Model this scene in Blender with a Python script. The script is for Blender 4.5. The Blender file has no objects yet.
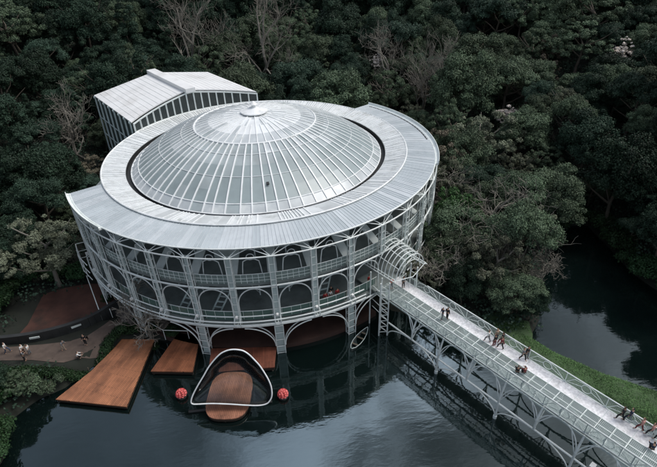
import bpy, bmesh, math, random
import numpy as np
from mathutils import Vector, Matrix, Quaternion
random.seed(7); rng = np.random.default_rng(7)
PI = math.pi; R = math.radians
S = bpy.context.scene; COL = S.collection

# ------------------------------------------------------------------ camera
CAM = np.array([0.0, -64.8996, 41.9838])
CR = np.array([0.9855217, -0.1673371, -0.0272997]); CU = np.array([0.1141097, 0.53553, 0.8367715]); CW = np.array([0.1254031, 0.8277717, -0.5468712])
cd = bpy.data.cameras.new('camera'); cam = bpy.data.objects.new('camera', cd); COL.objects.link(cam)
cd.sensor_width = 36; cd.lens = 25.985; cd.clip_start = .5; cd.clip_end = 3000
cam.matrix_world = Matrix(((CR[0], CU[0], -CW[0], CAM[0]), (CR[1], CU[1], -CW[1], CAM[1]), (CR[2], CU[2], -CW[2], CAM[2]), (0, 0, 0, 1)))
S.camera = cam
# ------------------------------------------------------------------ sky and sun (overcast)
SUN_EL, SUN_AZ = R(58), R(2)          # azimuth measured from +x, counter-clockwise
wd = bpy.data.worlds.new('World'); S.world = wd; wd.use_nodes = True
nt = wd.node_tree; nt.nodes.clear()
sky = nt.nodes.new('ShaderNodeTexSky'); sky.sky_type = 'NISHITA'; sky.sun_disc = False
sky.sun_elevation = SUN_EL; sky.sun_rotation = PI/2 - SUN_AZ; sky.dust_density = 3; sky.air_density = 1.0
hs = nt.nodes.new('ShaderNodeHueSaturation'); hs.inputs['Saturation'].default_value = .54
tc = nt.nodes.new('ShaderNodeTexCoord')
cn = nt.nodes.new('ShaderNodeTexNoise'); cn.inputs['Scale'].default_value = 3.4; cn.inputs['Detail'].default_value = 5; cn.inputs['Roughness'].default_value = .55
cr_ = nt.nodes.new('ShaderNodeMapRange'); cr_.inputs['From Min'].default_value = .32; cr_.inputs['From Max'].default_value = .7
cr_.inputs['To Min'].default_value = .34; cr_.inputs['To Max'].default_value = 1.42
mx = nt.nodes.new('ShaderNodeVectorMath'); mx.operation = 'SCALE'
bg = nt.nodes.new('ShaderNodeBackground'); bg.inputs['Strength'].default_value = .13
wo = nt.nodes.new('ShaderNodeOutputWorld')
L = nt.links.new
L(sky.outputs[0], hs.inputs['Color']); L(tc.outputs['Generated'], cn.inputs['Vector']); L(cn.outputs[0], cr_.inputs['Value'])
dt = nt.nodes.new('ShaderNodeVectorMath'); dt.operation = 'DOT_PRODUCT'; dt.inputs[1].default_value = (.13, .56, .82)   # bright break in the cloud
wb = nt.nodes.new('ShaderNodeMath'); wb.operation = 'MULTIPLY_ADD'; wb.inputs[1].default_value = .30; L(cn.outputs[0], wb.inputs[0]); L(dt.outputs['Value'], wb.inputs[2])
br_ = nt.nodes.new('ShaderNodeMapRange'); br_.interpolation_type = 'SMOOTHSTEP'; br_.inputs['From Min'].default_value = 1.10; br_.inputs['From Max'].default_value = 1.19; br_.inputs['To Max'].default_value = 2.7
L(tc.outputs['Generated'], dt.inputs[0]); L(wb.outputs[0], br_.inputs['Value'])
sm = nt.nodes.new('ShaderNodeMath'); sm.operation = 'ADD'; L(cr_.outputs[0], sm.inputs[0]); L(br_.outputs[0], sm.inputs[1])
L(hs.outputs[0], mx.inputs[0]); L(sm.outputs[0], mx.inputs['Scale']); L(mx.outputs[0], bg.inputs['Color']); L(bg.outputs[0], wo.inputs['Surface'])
sd = bpy.data.lights.new('sun', 'SUN'); sd.energy = 1.1; sd.angle = R(20); sd.color = (1, .97, .93)
sun = bpy.data.objects.new('sun', sd); COL.objects.link(sun)
sdir = Vector((math.cos(SUN_EL)*math.cos(SUN_AZ), math.cos(SUN_EL)*math.sin(SUN_AZ), math.sin(SUN_EL)))
sun.rotation_euler = sdir.to_track_quat('Z', 'Y').to_euler(); sun.location = (40, 20, 80)
S.view_settings.view_transform = 'Standard'; S.view_settings.look = 'None'; S.view_settings.exposure = .50; S.view_settings.gamma = 1
S.view_settings.use_curve_mapping = False
S.render.engine = 'CYCLES'; S.cycles.max_bounces = 8; S.cycles.transparent_max_bounces = 16; S.cycles.use_denoising = True
S.cycles.caustics_reflective = False; S.cycles.caustics_refractive = False

# ------------------------------------------------------------------ materials
def mat(name, base, rough=.5, var=.0, vscale=1.0, metal=0, spec=.5, ior=1.5, bump=0, bscale=20, stain=None, sscale=.25, smin=.52, smax=.68, objvar=0):
    """Principled material; var = noise brightness variation, stain = second colour in noise patches."""
    m = bpy.data.materials.new(name); m.use_nodes = True; n = m.node_tree; b = n.nodes['Principled BSDF']; k = n.links.new
    b.inputs['Roughness'].default_value = rough; b.inputs['Metallic'].default_value = metal; b.inputs['IOR'].default_value = ior
    b.inputs['Specular IOR Level'].default_value = spec; b.inputs['Base Color'].default_value = (*base, 1)
    t = n.nodes.new('ShaderNodeTexCoord'); cur = None
    if stain:
        z = n.nodes.new('ShaderNodeTexNoise'); z.inputs['Scale'].default_value = sscale; z.inputs['Detail'].default_value = 8; z.inputs['Roughness'].default_value = .65
        k(t.outputs['Object'], z.inputs['Vector'])
        r = n.nodes.new('ShaderNodeMapRange'); r.inputs['From Min'].default_value = smin; r.inputs['From Max'].default_value = smax; k(z.outputs[0], r.inputs['Value'])
        x = n.nodes.new('ShaderNodeMixRGB'); x.inputs[1].default_value = (*base, 1); x.inputs[2].default_value = (*stain, 1); k(r.outputs[0], x.inputs[0]); cur = x.outputs[0]
    if var:
        z = n.nodes.new('ShaderNodeTexNoise'); z.inputs['Scale'].default_value = vscale; z.inputs['Detail'].default_value = 6; k(t.outputs['Object'], z.inputs['Vector'])
        r = n.nodes.new('ShaderNodeMapRange'); r.inputs['From Min'].default_value = .3; r.inputs['From Max'].default_value = .7
        r.inputs['To Min'].default_value = 1-var; r.inputs['To Max'].default_value = 1+var; k(z.outputs[0], r.inputs['Value'])
        h = n.nodes.new('ShaderNodeHueSaturation'); k(r.outputs[0], h.inputs['Value'])
        if cur: k(cur, h.inputs['Color'])
        else: h.inputs['Color'].default_value = (*base, 1)
        cur = h.outputs[0]
    if objvar:
        oi = n.nodes.new('ShaderNodeObjectInfo'); r = n.nodes.new('ShaderNodeMapRange'); r.inputs['To Min'].default_value = 1-objvar; r.inputs['To Max'].default_value = 1+objvar
        k(oi.outputs['Random'], r.inputs['Value']); h = n.nodes.new('ShaderNodeHueSaturation'); k(r.outputs[0], h.inputs['Value'])
        if cur: k(cur, h.inputs['Color'])
        else: h.inputs['Color'].default_value = (*base, 1)
        cur = h.outputs[0]
    if cur: k(cur, b.inputs['Base Color'])
    if bump:
        z = n.nodes.new('ShaderNodeTexNoise'); z.inputs['Scale'].default_value = bscale; z.inputs['Detail'].default_value = 5; k(t.outputs['Object'], z.inputs['Vector'])
        q = n.nodes.new('ShaderNodeBump'); q.inputs['Strength'].default_value = bump; q.inputs['Distance'].default_value = .05
        k(z.outputs[0], q.inputs['Height']); k(q.outputs[0], b.inputs['Normal'])
    return m

def leaf_mat(name, base, hue=.012):
    m = bpy.data.materials.new(name); m.use_nodes = True; n = m.node_tree; b = n.nodes['Principled BSDF']; k = n.links.new
    b.inputs['Roughness'].default_value = .55; b.inputs['Specular IOR Level'].default_value = .14
    a = n.nodes.new('ShaderNodeAttribute'); a.attribute_name = 'tint'
    oi = n.nodes.new('ShaderNodeObjectInfo')
    r1 = n.nodes.new('ShaderNodeMapRange'); r1.inputs['To Min'].default_value = .72; r1.inputs['To Max'].default_value = 1.35; k(oi.outputs['Random'], r1.inputs['Value'])
    r2 = n.nodes.new('ShaderNodeMapRange'); r2.inputs['To Min'].default_value = .45; r2.inputs['To Max'].default_value = 1.7; k(a.outputs['Fac'], r2.inputs['Value'])
    mu = n.nodes.new('ShaderNodeMath'); mu.operation = 'MULTIPLY'; k(r1.outputs[0], mu.inputs[0]); k(r2.outputs[0], mu.inputs[1])
    r3 = n.nodes.new('ShaderNodeMapRange'); r3.inputs['To Min'].default_value = .5-hue; r3.inputs['To Max'].default_value = .5+hue; k(oi.outputs['Random'], r3.inputs['Value'])
    h = n.nodes.new('ShaderNodeHueSaturation'); h.inputs['Color'].default_value = (*base, 1); k(mu.outputs[0], h.inputs['Value']); k(r3.outputs[0], h.inputs['Hue'])
    k(h.outputs[0], b.inputs['Base Color'])
    return m

def wood_mat(name, base, angle, plank=.19, dark=.6, rough=.45):
    m = bpy.data.materials.new(name); m.use_nodes = True; n = m.node_tree; b = n.nodes['Principled BSDF']; k = n.links.new
    b.inputs['Roughness'].default_value = rough
    t = n.nodes.new('ShaderNodeTexCoord'); mp = n.nodes.new('ShaderNodeMapping'); mp.inputs['Rotation'].default_value = (0, 0, -angle); k(t.outputs['Object'], mp.inputs['Vector'])
    br = n.nodes.new('ShaderNodeTexBrick'); br.inputs['Scale'].default_value = 1; br.inputs['Brick Width'].default_value = 2.6; br.inputs['Row Height'].default_value = plank
    br.inputs['Mortar Size'].default_value = .012; br.inputs['Color1'].default_value = (*base, 1); br.inputs['Color2'].default_value = (base[0]*dark, base[1]*dark, base[2]*dark, 1)
    br.inputs['Mortar'].default_value = (.02, .01, .006, 1); br.offset = .37; k(mp.outputs[0], br.inputs['Vector'])
    z = n.nodes.new('ShaderNodeTexNoise'); z.inputs['Scale'].default_value = .7; z.inputs['Detail'].default_value = 7; k(t.outputs['Object'], z.inputs['Vector'])
    r = n.nodes.new('ShaderNodeMapRange'); r.inputs['From Min'].default_value = .3; r.inputs['From Max'].default_value = .7; r.inputs['To Min'].default_value = .6; r.inputs['To Max'].default_value = 1.3; k(z.outputs[0], r.inputs['Value'])
    h = n.nodes.new('ShaderNodeHueSaturation'); k(br.outputs['Color'], h.inputs['Color']); k(r.outputs[0], h.inputs['Value']); k(h.outputs[0], b.inputs['Base Color'])
    return m

def clear_mat(name, tint, gloss_ior=1.5, rough=.03, mixf=None, dif=None, difw=0):
    """See-through sheet: tinted transparency, surface reflection, and a little milky scatter."""
    m = bpy.data.materials.new(name); m.use_nodes = True; n = m.node_tree; k = n.links.new; n.nodes.remove(n.nodes['Principled BSDF'])
    o = n.nodes['Material Output']; tr = n.nodes.new('ShaderNodeBsdfTransparent'); tr.inputs[0].default_value = (*tint, 1)
    gl = n.nodes.new('ShaderNodeBsdfGlossy'); gl.inputs['Roughness'].default_value = rough
    fr = n.nodes.new('ShaderNodeFresnel'); fr.inputs['IOR'].default_value = gloss_ior
    mx = n.nodes.new('ShaderNodeMixShader'); k(fr.outputs[0], mx.inputs[0]); k(tr.outputs[0], mx.inputs[1]); k(gl.outputs[0], mx.inputs[2]); out = mx.outputs[0]
    if difw:
        d = n.nodes.new('ShaderNodeBsdfDiffuse'); d.inputs[0].default_value = (*dif, 1); m2 = n.nodes.new('ShaderNodeMixShader'); m2.inputs[0].default_value = difw
        k(out, m2.inputs[1]); k(d.outputs[0], m2.inputs[2]); out = m2.outputs[0]
    k(out, o.inputs['Surface'])
    return m

M = {}
M['white'] = mat('white_painted_steel', (.74, .79, .77), .45, var=.10, vscale=.8, stain=(.46, .48, .44), sscale=.9, smin=.58, smax=.78)
M['grey_steel'] = mat('grey_painted_steel', (.50, .585, .57), .5, var=.12, vscale=.7)
M['roof_grey'] = mat('grey_polycarbonate', (.47, .52, .54), .32, var=.07, vscale=.35, stain=(.40, .45, .47), sscale=.5)
M['roof_grey_b'] = mat('grey_polycarbonate_pale', (.54, .585, .605), .34, var=.06, vscale=.35, stain=(.47, .51, .53), sscale=.5)
M['roof_grey_c'] = mat('grey_polycarbonate_worn', (.42, .47, .49), .30, var=.08, vscale=.5, stain=(.49, .53, .55), sscale=.4)
M['ring_a'] = mat('ring_sheet_pale', (.66, .69, .69), .38, var=.10, vscale=.5, stain=(.40, .43, .42), sscale=.6)
M['ring_b'] = mat('ring_sheet_grey', (.52, .55, .55), .36, var=.12, vscale=.6)
M['batten'] = mat('white_batten', (.82, .845, .84), .45, var=.06, vscale=1.2, stain=(.6, .62, .6), sscale=.8)
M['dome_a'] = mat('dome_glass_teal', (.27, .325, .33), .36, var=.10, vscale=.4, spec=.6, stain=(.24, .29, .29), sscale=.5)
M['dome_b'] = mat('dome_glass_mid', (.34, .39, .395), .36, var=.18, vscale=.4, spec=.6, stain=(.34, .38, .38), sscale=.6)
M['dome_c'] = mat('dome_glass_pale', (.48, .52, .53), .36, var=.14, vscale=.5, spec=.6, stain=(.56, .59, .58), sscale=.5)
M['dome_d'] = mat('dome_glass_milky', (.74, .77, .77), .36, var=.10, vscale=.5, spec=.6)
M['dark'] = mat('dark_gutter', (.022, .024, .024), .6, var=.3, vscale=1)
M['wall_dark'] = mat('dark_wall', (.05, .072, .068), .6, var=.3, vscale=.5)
M['slab'] = mat('concrete_slab', (.22, .255, .245), .7, var=.2, vscale=.6, stain=(.15, .17, .165), sscale=.4)
M['red_floor'] = mat('red_brown_floor', (.055, .028, .021), .7, var=.3, vscale=.5, stain=(.04, .022, .018), sscale=.35)
M['glass_green'] = clear_mat('green_railing_glass', (.60, .74, .70), 1.5, .05, dif=(.55, .66, .63), difw=.34)
M['glass_teal'] = clear_mat('teal_railing_glass', (.40, .62, .55), 1.5, .05, dif=(.30, .46, .40), difw=.40)
M['acrylic'] = clear_mat('clear_acrylic', (.84, .87, .87), 1.5, .08)
M['dark_glass'] = mat('dark_window_glass', (.02, .03, .03), .12, spec=.6)
M['stage_roof'] = mat('white_sheet_roof', (.78, .79, .78), .5, var=.06, vscale=.3, stain=(.66, .66, .64), sscale=.22)
M['fin'] = mat('pale_fin', (.54, .60, .58), .5, var=.12)
M['lamp'] = mat('lamp_white', (.85, .86, .84), .4)
M['concrete'] = mat('bridge_concrete', (.76, .76, .77), .8, var=.22, vscale=4.5, bump=.15, bscale=14, stain=(.58, .58, .58), sscale=.8)
M['rubber'] = mat('black_rubber', (.02, .02, .02), .6)
M['red'] = mat('red_petal', (.60, .022, .03), .45, var=.2, vscale=3)
M['pink'] = mat('pink_petal_edge', (.70, .17, .16), .5)
M['trunk'] = mat('brown_bark', (.10, .085, .065), .85, var=.3, vscale=1.5, bump=.4, bscale=8)
M['pale_bark'] = mat('pale_grey_bark', (.20, .185, .155), .85, var=.25, vscale=1.2)
M['boat'] = mat('boat_hull_grey', (.07, .075, .075), .5, var=.2)
M['rock'] = mat('quarry_rock', (.10, .088, .076), .9, var=.35, vscale=1.2, bump=.6, bscale=3)
M['dirt'] = mat('tan_path', (.095, .070, .056), .9, var=.22, vscale=1.2, bump=.3, bscale=6, stain=(.08, .06, .05), sscale=.5)
M['earth'] = mat('forest_soil', (.014, .017, .012), .95, var=.4, vscale=.4, bump=.5, bscale=2)
M['grassy'] = mat('grass_turf', (.05, .092, .036), .9, var=.3, vscale=.9, bump=.4, bscale=9)

# ------------------------------------------------------------------ mesh helpers
class MB:
    def __init__(s): s.v = []; s.f = []; s.mi = []; s.cur = 0
    def add(s, vs, fs):
        o = len(s.v); s.v += [tuple(map(float, q)) for q in vs]
        for f in fs: s.f.append(tuple(i+o for i in f)); s.mi.append(s.cur)
        return s
    def hexa(s, p):   # 8 points: bottom 4 ccw, top 4 ccw
        return s.add(p, [(3, 2, 1, 0), (4, 5, 6, 7), (0, 1, 5, 4), (1, 2, 6, 5), (2, 3, 7, 6), (3, 0, 4, 7)])
    def box(s, c, h, ang=0):
        ca, sa = math.cos(ang), math.sin(ang); q = []
        for z in (-1, 1):
            for x, y in ((-1, -1), (1, -1), (1, 1), (-1, 1)):
                X, Y = x*h[0], y*h[1]; q.append((c[0]+X*ca-Y*sa, c[1]+X*sa+Y*ca, c[2]+z*h[2]))
        return s.hexa(q)
    def tube(s, pts, r, n=6, closed=False, caps=True):
        P = [Vector(q) for q in pts]; N = len(P); rs = r if hasattr(r, '__len__') else [r]*N
        vs = []; prev = None
        for i in range(N):
            a = P[(i-1) % N] if (closed or i > 0) else P[i]; b = P[(i+1) % N] if (closed or i < N-1) else P[i]
            t = (b-a).normalized() if (b-a).length > 1e-9 else Vector((0, 0, 1))
            if prev is None:
                up = Vector((0, 0, 1)) if abs(t.z) < .95 else Vector((1, 0, 0))
                x = t.cross(up).normalized()
            else:
                x = (prev - t*prev.dot(t)); x = x.normalized() if x.length > 1e-6 else t.orthogonal().normalized()
            prev = x; y = t.cross(x)
            for k in range(n):
                a_ = 2*PI*k/n + PI/n; vs.append(P[i] + (x*math.cos(a_)+y*math.sin(a_))*rs[i])
        fs = []; M_ = N if closed else N-1
        for i in range(M_):
            j = (i+1) % N
            for k in range(n): fs.append((i*n+k, i*n+(k+1) % n, j*n+(k+1) % n, j*n+k))
        if not closed and caps: fs += [tuple(range(n))[::-1], tuple((N-1)*n+k for k in range(n))]
        return s.add(vs, fs)
    def bar(s, a, b, w, h):   # rectangular bar, w horizontal, h the other way
        a, b = Vector(a), Vector(b); t = (b-a).normalized(); up = Vector((0, 0, 1)) if abs(t.z) < .97 else Vector((1, 0, 0))
        x = t.cross(up).normalized()*w/2; y = x.cross(t).normalized()*h/2
        return s.hexa([a-x-y, a+x-y, a+x+y, a-x+y, b-x-y, b+x-y, b+x+y, b-x+y])
    def prism(s, poly, z0, z1):
        n = len(poly); vs = [(x, y, z0) for x, y in poly]+[(x, y, z1) for x, y in poly]
        return s.add(vs, [tuple(range(n))[::-1], tuple(range(n, 2*n))]+[(i, (i+1) % n, (i+1) % n+n, i+n) for i in range(n)])
    def sector(s, r0, r1, z0a, z0b, a0, a1, th, n=1):  # ring sector sheet from (r0,z0a) to (r1,z0b) with thickness
        vs = []; fs = []
        for i in range(n+1):
            a = a0+(a1-a0)*i/n; c, q = math.cos(a), math.sin(a)
            vs += [(r0*c, r0*q, z0a), (r1*c, r1*q, z0b), (r1*c, r1*q, z0b-th), (r0*c, r0*q, z0a-th)]
        for i in range(n):
            o = 4*i; p = o+4
            fs += [(o, o+1, p+1, p), (o+1, o+2, p+2, p+1), (o+2, o+3, p+3, p+2), (o+3, o, p, p+3)]
        fs += [(0, 3, 2, 1), (4*n, 4*n+1, 4*n+2, 4*n+3)]
        return s.add(vs, fs)
    def build(s, name, m, parent=None, org=(0, 0, 0), smooth=False):
        me = bpy.data.meshes.new(name)
        me.from_pydata([(v[0]-org[0], v[1]-org[1], v[2]-org[2]) for v in s.v], [], s.f)
        for q in (m if isinstance(m, (list, tuple)) else [m]): me.materials.append(q)
        if isinstance(m, (list, tuple)): me.polygons.foreach_set('material_index', s.mi)
        if smooth: me.polygons.foreach_set('use_smooth', [True]*len(me.polygons))
        me.update()
        o = bpy.data.objects.new(name, me); COL.objects.link(o)
        if parent: o.parent = parent
        else: o.location = org
        return o
def tag(o, label=None, cat=None, group=None, kind=None):
    for k, v in (('label', label), ('category', cat), ('group', group), ('kind', kind)):
        if v: o[k] = v
    return o
def empty(name, loc, label, cat, group=None, rz=0):
    o = bpy.data.objects.new(name, None); COL.objects.link(o); o.location = loc; o.rotation_euler = (0, 0, rz); o.empty_display_size = .2
    return tag(o, label, cat, group)
def copy(o, rz=None, parent=None):
    c = o.copy(); COL.objects.link(c)
    if rz is not None: c.rotation_euler = (0, 0, rz)
    for ch in o.children: k = ch.copy(); COL.objects.link(k); k.parent = c
    return c
def pol(r, a, z): return (r*math.cos(a), r*math.sin(a), z)
def proj(X):
    d = np.asarray(X, float)-CAM; z = d@CW; f = 474.22*1024/657
    return 512+f*(d@CR)/z, 364-f*(d@CU)/z, z

# ------------------------------------------------------------------ ground, water
LAKE = [(-28, -75), (-28.5, -40), (-27.3, -33), (-28.6, -29.5), (-26.5, -27), (-23.8, -25.9), (-21.5, -23), (-19, -20.6), (-16, -20.2), (-13, -21), (-9, -23.2), (-3, -24.5), (4, -24.2), (8.5, -22.8), (12, -19.5),
        (15.5, -21.5), (18.5, -24.2), (22.5, -27.2), (26, -29), (29.5, -28.6), (32, -26.2), (35, -21), (39, -16), (43.5, -10.8), (48, -7.2), (51, -7.5), (50.5, -13), (49.5, -20), (50.5, -28), (55, -38), (68, -55), (80, -75)]
LK = np.array(LAKE+[(60, -90), (-28, -90)])
def lake_dist(P):  # signed: negative over water
    P = np.asarray(P, float); ins = np.zeros(len(P), bool); dm = np.full(len(P), 1e9)
    for i in range(len(LK)):
        a, b = LK[i], LK[(i+1) % len(LK)]; ab = b-a
        t = np.clip(((P-a)@ab)/(ab@ab), 0, 1); dm = np.minimum(dm, np.linalg.norm(P-(a+t[:, None]*ab), axis=1))
        c = (a[1] > P[:, 1]) != (b[1] > P[:, 1])
        with np.errstate(all='ignore'): ins ^= c & (P[:, 0] < (b[0]-a[0])*(P[:, 1]-a[1])/(b[1]-a[1])+a[0])
    return np.where(ins, -dm, dm)
BERM = np.array([(26.5, -28.5), (28.6, -32.6), (32.6, -37.0), (38.6, -41.9), (47, -47.8), (60, -58)])
def berm_dist(P):
    P = np.asarray(P, float); dm = np.full(len(P), 1e9)
    for i in range(len(BERM)-1):
        a, b = BERM[i], BERM[i+1]; ab = b-a; t = np.clip(((P-a)@ab)/(ab@ab), 0, 1); dm = np.minimum(dm, np.linalg.norm(P-(a+t[:, None]*ab), axis=1))
    return dm
def vnoise(x, y, s, o=0):
    return np.sin(x*s*1.7+y*s*.9+o)*.5+np.sin(x*s*.6-y*s*1.9+2.1+o)*.35+np.sin(x*s*3.1+y*s*2.3+4+o)*.15
def height(P):
    P = np.asarray(P, float).reshape(-1, 2); d = lake_dist(P); x, y = P[:, 0], P[:, 1]; r = np.hypot(x, y)
    h = np.where(d < 0, np.maximum(-1.6, d*.9), np.minimum(1.2, d*1.1))
    inl = np.maximum(0, r-31); side = np.clip((y+6)/20, 0, 1)
    right = np.clip((x-20)/25, 0, 1)*np.clip((35-y)/30, 0, 1)
    slope = .235*(1-.35*right)
    h = h+np.where(d > 0, inl*slope*side*np.clip(d/12, 0, 1), 0)+np.where(d > 0, np.maximum(0, r-105)*.35*side, 0)
    h = h+np.where(d > 0, vnoise(x, y, .08)*1.6*np.clip((r-36)/15, 0, 1)*side, 0)
    fb = np.clip((x-44)/8, 0, 1)*np.clip((20-y)/20, 0, 1)*(np.clip(d/5, 0, 1)*1.6+np.clip(d-3, 0, 30)*.30+np.clip((x-57)/4, 0, 1)*np.clip((x-57), 0, 24)*.85*np.clip((6-y)/8, 0, 1)); h = h+np.where(d > 0, fb, 0)
    lb = np.clip((-28-x)/9, 0, 1)*np.clip((y+26)/10, 0, 1); h = h+np.where(d > 0, lb*.5, 0)
    h = np.where((r < 26.5) & (d > 0), np.minimum(h, .5), h)
    b = berm_dist(P); h = np.maximum(h, np.where(b < 3.6, .75-np.maximum(0, b-1.5)*.75+vnoise(x, y, .9)*.06, -9))
    return h
def terrain():
    xs = np.concatenate([np.arange(-260, -60, 8), np.arange(-60, 66, 1.0), np.arange(66, 300, 8)]); ys = np.concatenate([np.arange(-90, -50, 4), np.arange(-50, 40, 1.0), np.arange(40, 320, 7)])
    X, Y = np.meshgrid(xs, ys); P = np.stack([X.ravel(), Y.ravel()], 1); H = height(P)
    nx, ny = len(xs), len(ys); i = np.arange((nx-1)*(ny-1)); a = (i//(nx-1))*nx+i % (nx-1)
    F = np.stack([a, a+1, a+nx+1, a+nx], 1)
    mb = MB(); mb.v = [tuple(q) for q in np.column_stack([P, H])]; mb.f = [tuple(map(int, q)) for q in F]
    cen = P[F].mean(1); bm = berm_dist(cen) < 3.4; mb.mi = [1 if k else 0 for k in bm]
    o = mb.build('ground', [M['earth'], M['grassy']], smooth=True); tag(o, kind='structure')
terrain()
def water():
    m = bpy.data.materials.new('lake_water'); m.use_nodes = True; n = m.node_tree; b = n.nodes['Principled BSDF']; k = n.links.new
    b.inputs['Base Color'].default_value = (.003, .007, .0065, 1); b.inputs['Roughness'].default_value = .025; b.inputs['IOR'].default_value = 1.9; b.inputs['Specular Tint'].default_value = (.78, .97, 1, 1)
    t = n.nodes.new('ShaderNodeTexCoord')
    a = n.nodes.new('ShaderNodeTexNoise'); a.inputs['Scale'].default_value = .55; a.inputs['Detail'].default_value = 3
    c = n.nodes.new('ShaderNodeTexNoise'); c.inputs['Scale'].default_value = 2.8; c.inputs['Detail'].default_value = 3
    mp = n.nodes.new('ShaderNodeMapping'); mp.inputs['Scale'].default_value = (.55, 1.5, 1); mp.inputs['Rotation'].default_value = (0, 0, .25); k(t.outputs['Object'], mp.inputs['Vector'])
    k(mp.outputs[0], a.inputs['Vector']); k(mp.outputs[0], c.inputs['Vector'])
    ad = n.nodes.new('ShaderNodeMath'); ad.operation = 'MULTIPLY_ADD'; ad.inputs[1].default_value = .22; k(c.outputs[0], ad.inputs[0]); k(a.outputs[0], ad.inputs[2])
    q = n.nodes.new('ShaderNodeBump'); q.inputs['Strength'].default_value = .24; q.inputs['Distance'].default_value = .06; k(ad.outputs[0], q.inputs['Height']); k(q.outputs[0], b.inputs['Normal'])
    mb = MB(); mb.add([(-70, -110, 0), (110, -110, 0), (110, 8, 0), (-70, 8, 0)], [(0, 1, 2, 3)])
    tag(mb.build('water', m), kind='structure')
water()
# path along the left bank: a strip laid just above the soil
def strip(name, pts, w, m, dz, kind='structure'):
    P = [Vector((*p, 0)) for p in pts]; Q = []
    for i in range(len(P)-1):
        for k in range(6): Q.append(P[i].lerp(P[i+1], k/6))
    Q.append(P[-1]); ws = w if isinstance(w, (list, tuple)) else [w]*len(pts); mb = MB(); vs = []; n = len(Q)
    for i, q in enumerate(Q):
        t = (Q[min(i+1, n-1)]-Q[max(i-1, 0)]).normalized(); nrm = Vector((-t.y, t.x, 0)); u = i/(n-1)*(len(ws)-1); j = min(int(u), len(ws)-2); ww = ws[j]+(ws[j+1]-ws[j])*(u-j)
        for k in range(5):
            p = q+nrm*ww*(k/4-.5); vs.append((p.x, p.y, float(height([(p.x, p.y)])[0])+dz))
    mb.add(vs, [(i*5+k, i*5+5+k, i*5+6+k, i*5+1+k) for i in range(n-1) for k in range(4)])
    return tag(mb.build(name, m, smooth=True), kind=kind)
strip('path', [(-36, -20.5), (-32, -20.6), (-28, -21.0), (-24.5, -21.6), (-22, -20.9), (-20.4, -18.6), (-18.6, -16.2), (-17.4, -13.5)], [1.8, 2, 2.4, 3.4, 3.4, 2.4, 2.2, 2], M['dirt'], .05)
# ------------------------------------------------------------------ the round theatre
OH = empty('theatre', (0, 0, 0), 'round steel and glass theatre with a shallow glazed dome standing at the lake edge', 'theatre')
RE, RO, RI, RD = 25.0, 21.15, 18.2, 17.6
A0, A1 = R(-160), R(38)             # extent of the lower outer roof
BAY = R(10)
def full_ring(name, r0, r1, za, zb, th, m, parent, n=144):
    mb = MB(); mb.sector(r0, r1, za, zb, 0, 2*PI, th, n); return mb.build(name, m, parent)
# ground floor platform, slabs, inner wall
mb = MB(); mb.prism([pol(24.75, R(a), 0)[:2] for a in range(-156, -58, 2)]+[(11, -19.2), (0, -15), (-14, -11)], -.5, .62); mb.build('plinth', M['red_floor'], OH)
full_ring('lower_floor', 13, 25.15, 4.75, 4.75, .25, M['slab'], OH)
full_ring('upper_floor', 15, 24.8, 10.15, 10.15, .25, M['slab'], OH)
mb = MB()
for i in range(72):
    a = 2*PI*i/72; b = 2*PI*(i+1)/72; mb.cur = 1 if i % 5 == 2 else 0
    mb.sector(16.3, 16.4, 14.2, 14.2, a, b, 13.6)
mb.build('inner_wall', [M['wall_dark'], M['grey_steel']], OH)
# columns
def column_mb(z0, z1, w=.56, d=.42, rc=25.2):
    mb = MB(); n = max(3, int((z1-z0)/.95))
    mb.cur = 0
    for sx in (-1, 1):
        for sy in (-1, 1): mb.bar((rc+sx*d/2, sy*w/2, z0), (rc+sx*d/2, sy*w/2, z1), .09, .09)
    for i in range(n+1):
        z = z0+.05+(z1-z0-.1)*i/n
        for sx in (-1, 1): mb.bar((rc+sx*d/2, -w/2, z), (rc+sx*d/2, w/2, z), .05, .06)
        for sy in (-1, 1): mb.bar((rc-d/2, sy*w/2, z), (rc+d/2, sy*w/2, z), .05, .06)
    mb.cur = 1
    mb.box((rc+.02, 0, (z0+z1)/2), (.03, w/2-.05, (z1-z0)/2-.02))
    return mb
azs = [R(-160+10*i) for i in range(20)]
BASE_AZ = [R(a) for a in (-150, -130, -110, -90, -70, -50, -30, -10, 10)]
proto = {}
def rep(key, az, maker, name, m, label=None):
    if key not in proto: o = maker().build(name, m, OH); proto[key] = o
    else: o = proto[key].copy(); COL.objects.link(o)
    o.rotation_euler = (0, 0, az); return o
for a in azs:
    if abs(a-R(-60)) > .01: rep('col', a, lambda: column_mb(4.8, 14.0), 'column', [M['white'], M['grey_steel']])
    else: rep('col_up', a, lambda: column_mb(10.2, 14.0), 'column', [M['white'], M['grey_steel']])
for a in azs:
    rep('ipost', a+BAY/2, lambda: MB().tube([(20.2, 0, 4.7), (20.2, 0, 14.3)], .09, 6), 'inner_post', M['white'])
    def ibr():
        mb = MB(); mb.tube([pol(20.2, -BAY/2, 5.0), pol(20.2, BAY/2, 9.7)], .05, 5); mb.tube([pol(20.2, BAY/2, 5.0), pol(20.2, -BAY/2, 9.7)], .05, 5); return mb
    if round(math.degrees(a)) % 20 == 0: rep('ibr', a, ibr, 'inner_brace', M['fin'])
for z in (6.0, 9.6, 11.4, 13.6):
    mb = MB(); mb.tube([pol(20.2, azs[0]+(azs[-1]-azs[0])*i/76, z) for i in range(77)], .055, 5); mb.build('inner_ring', M['fin'], OH)
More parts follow.
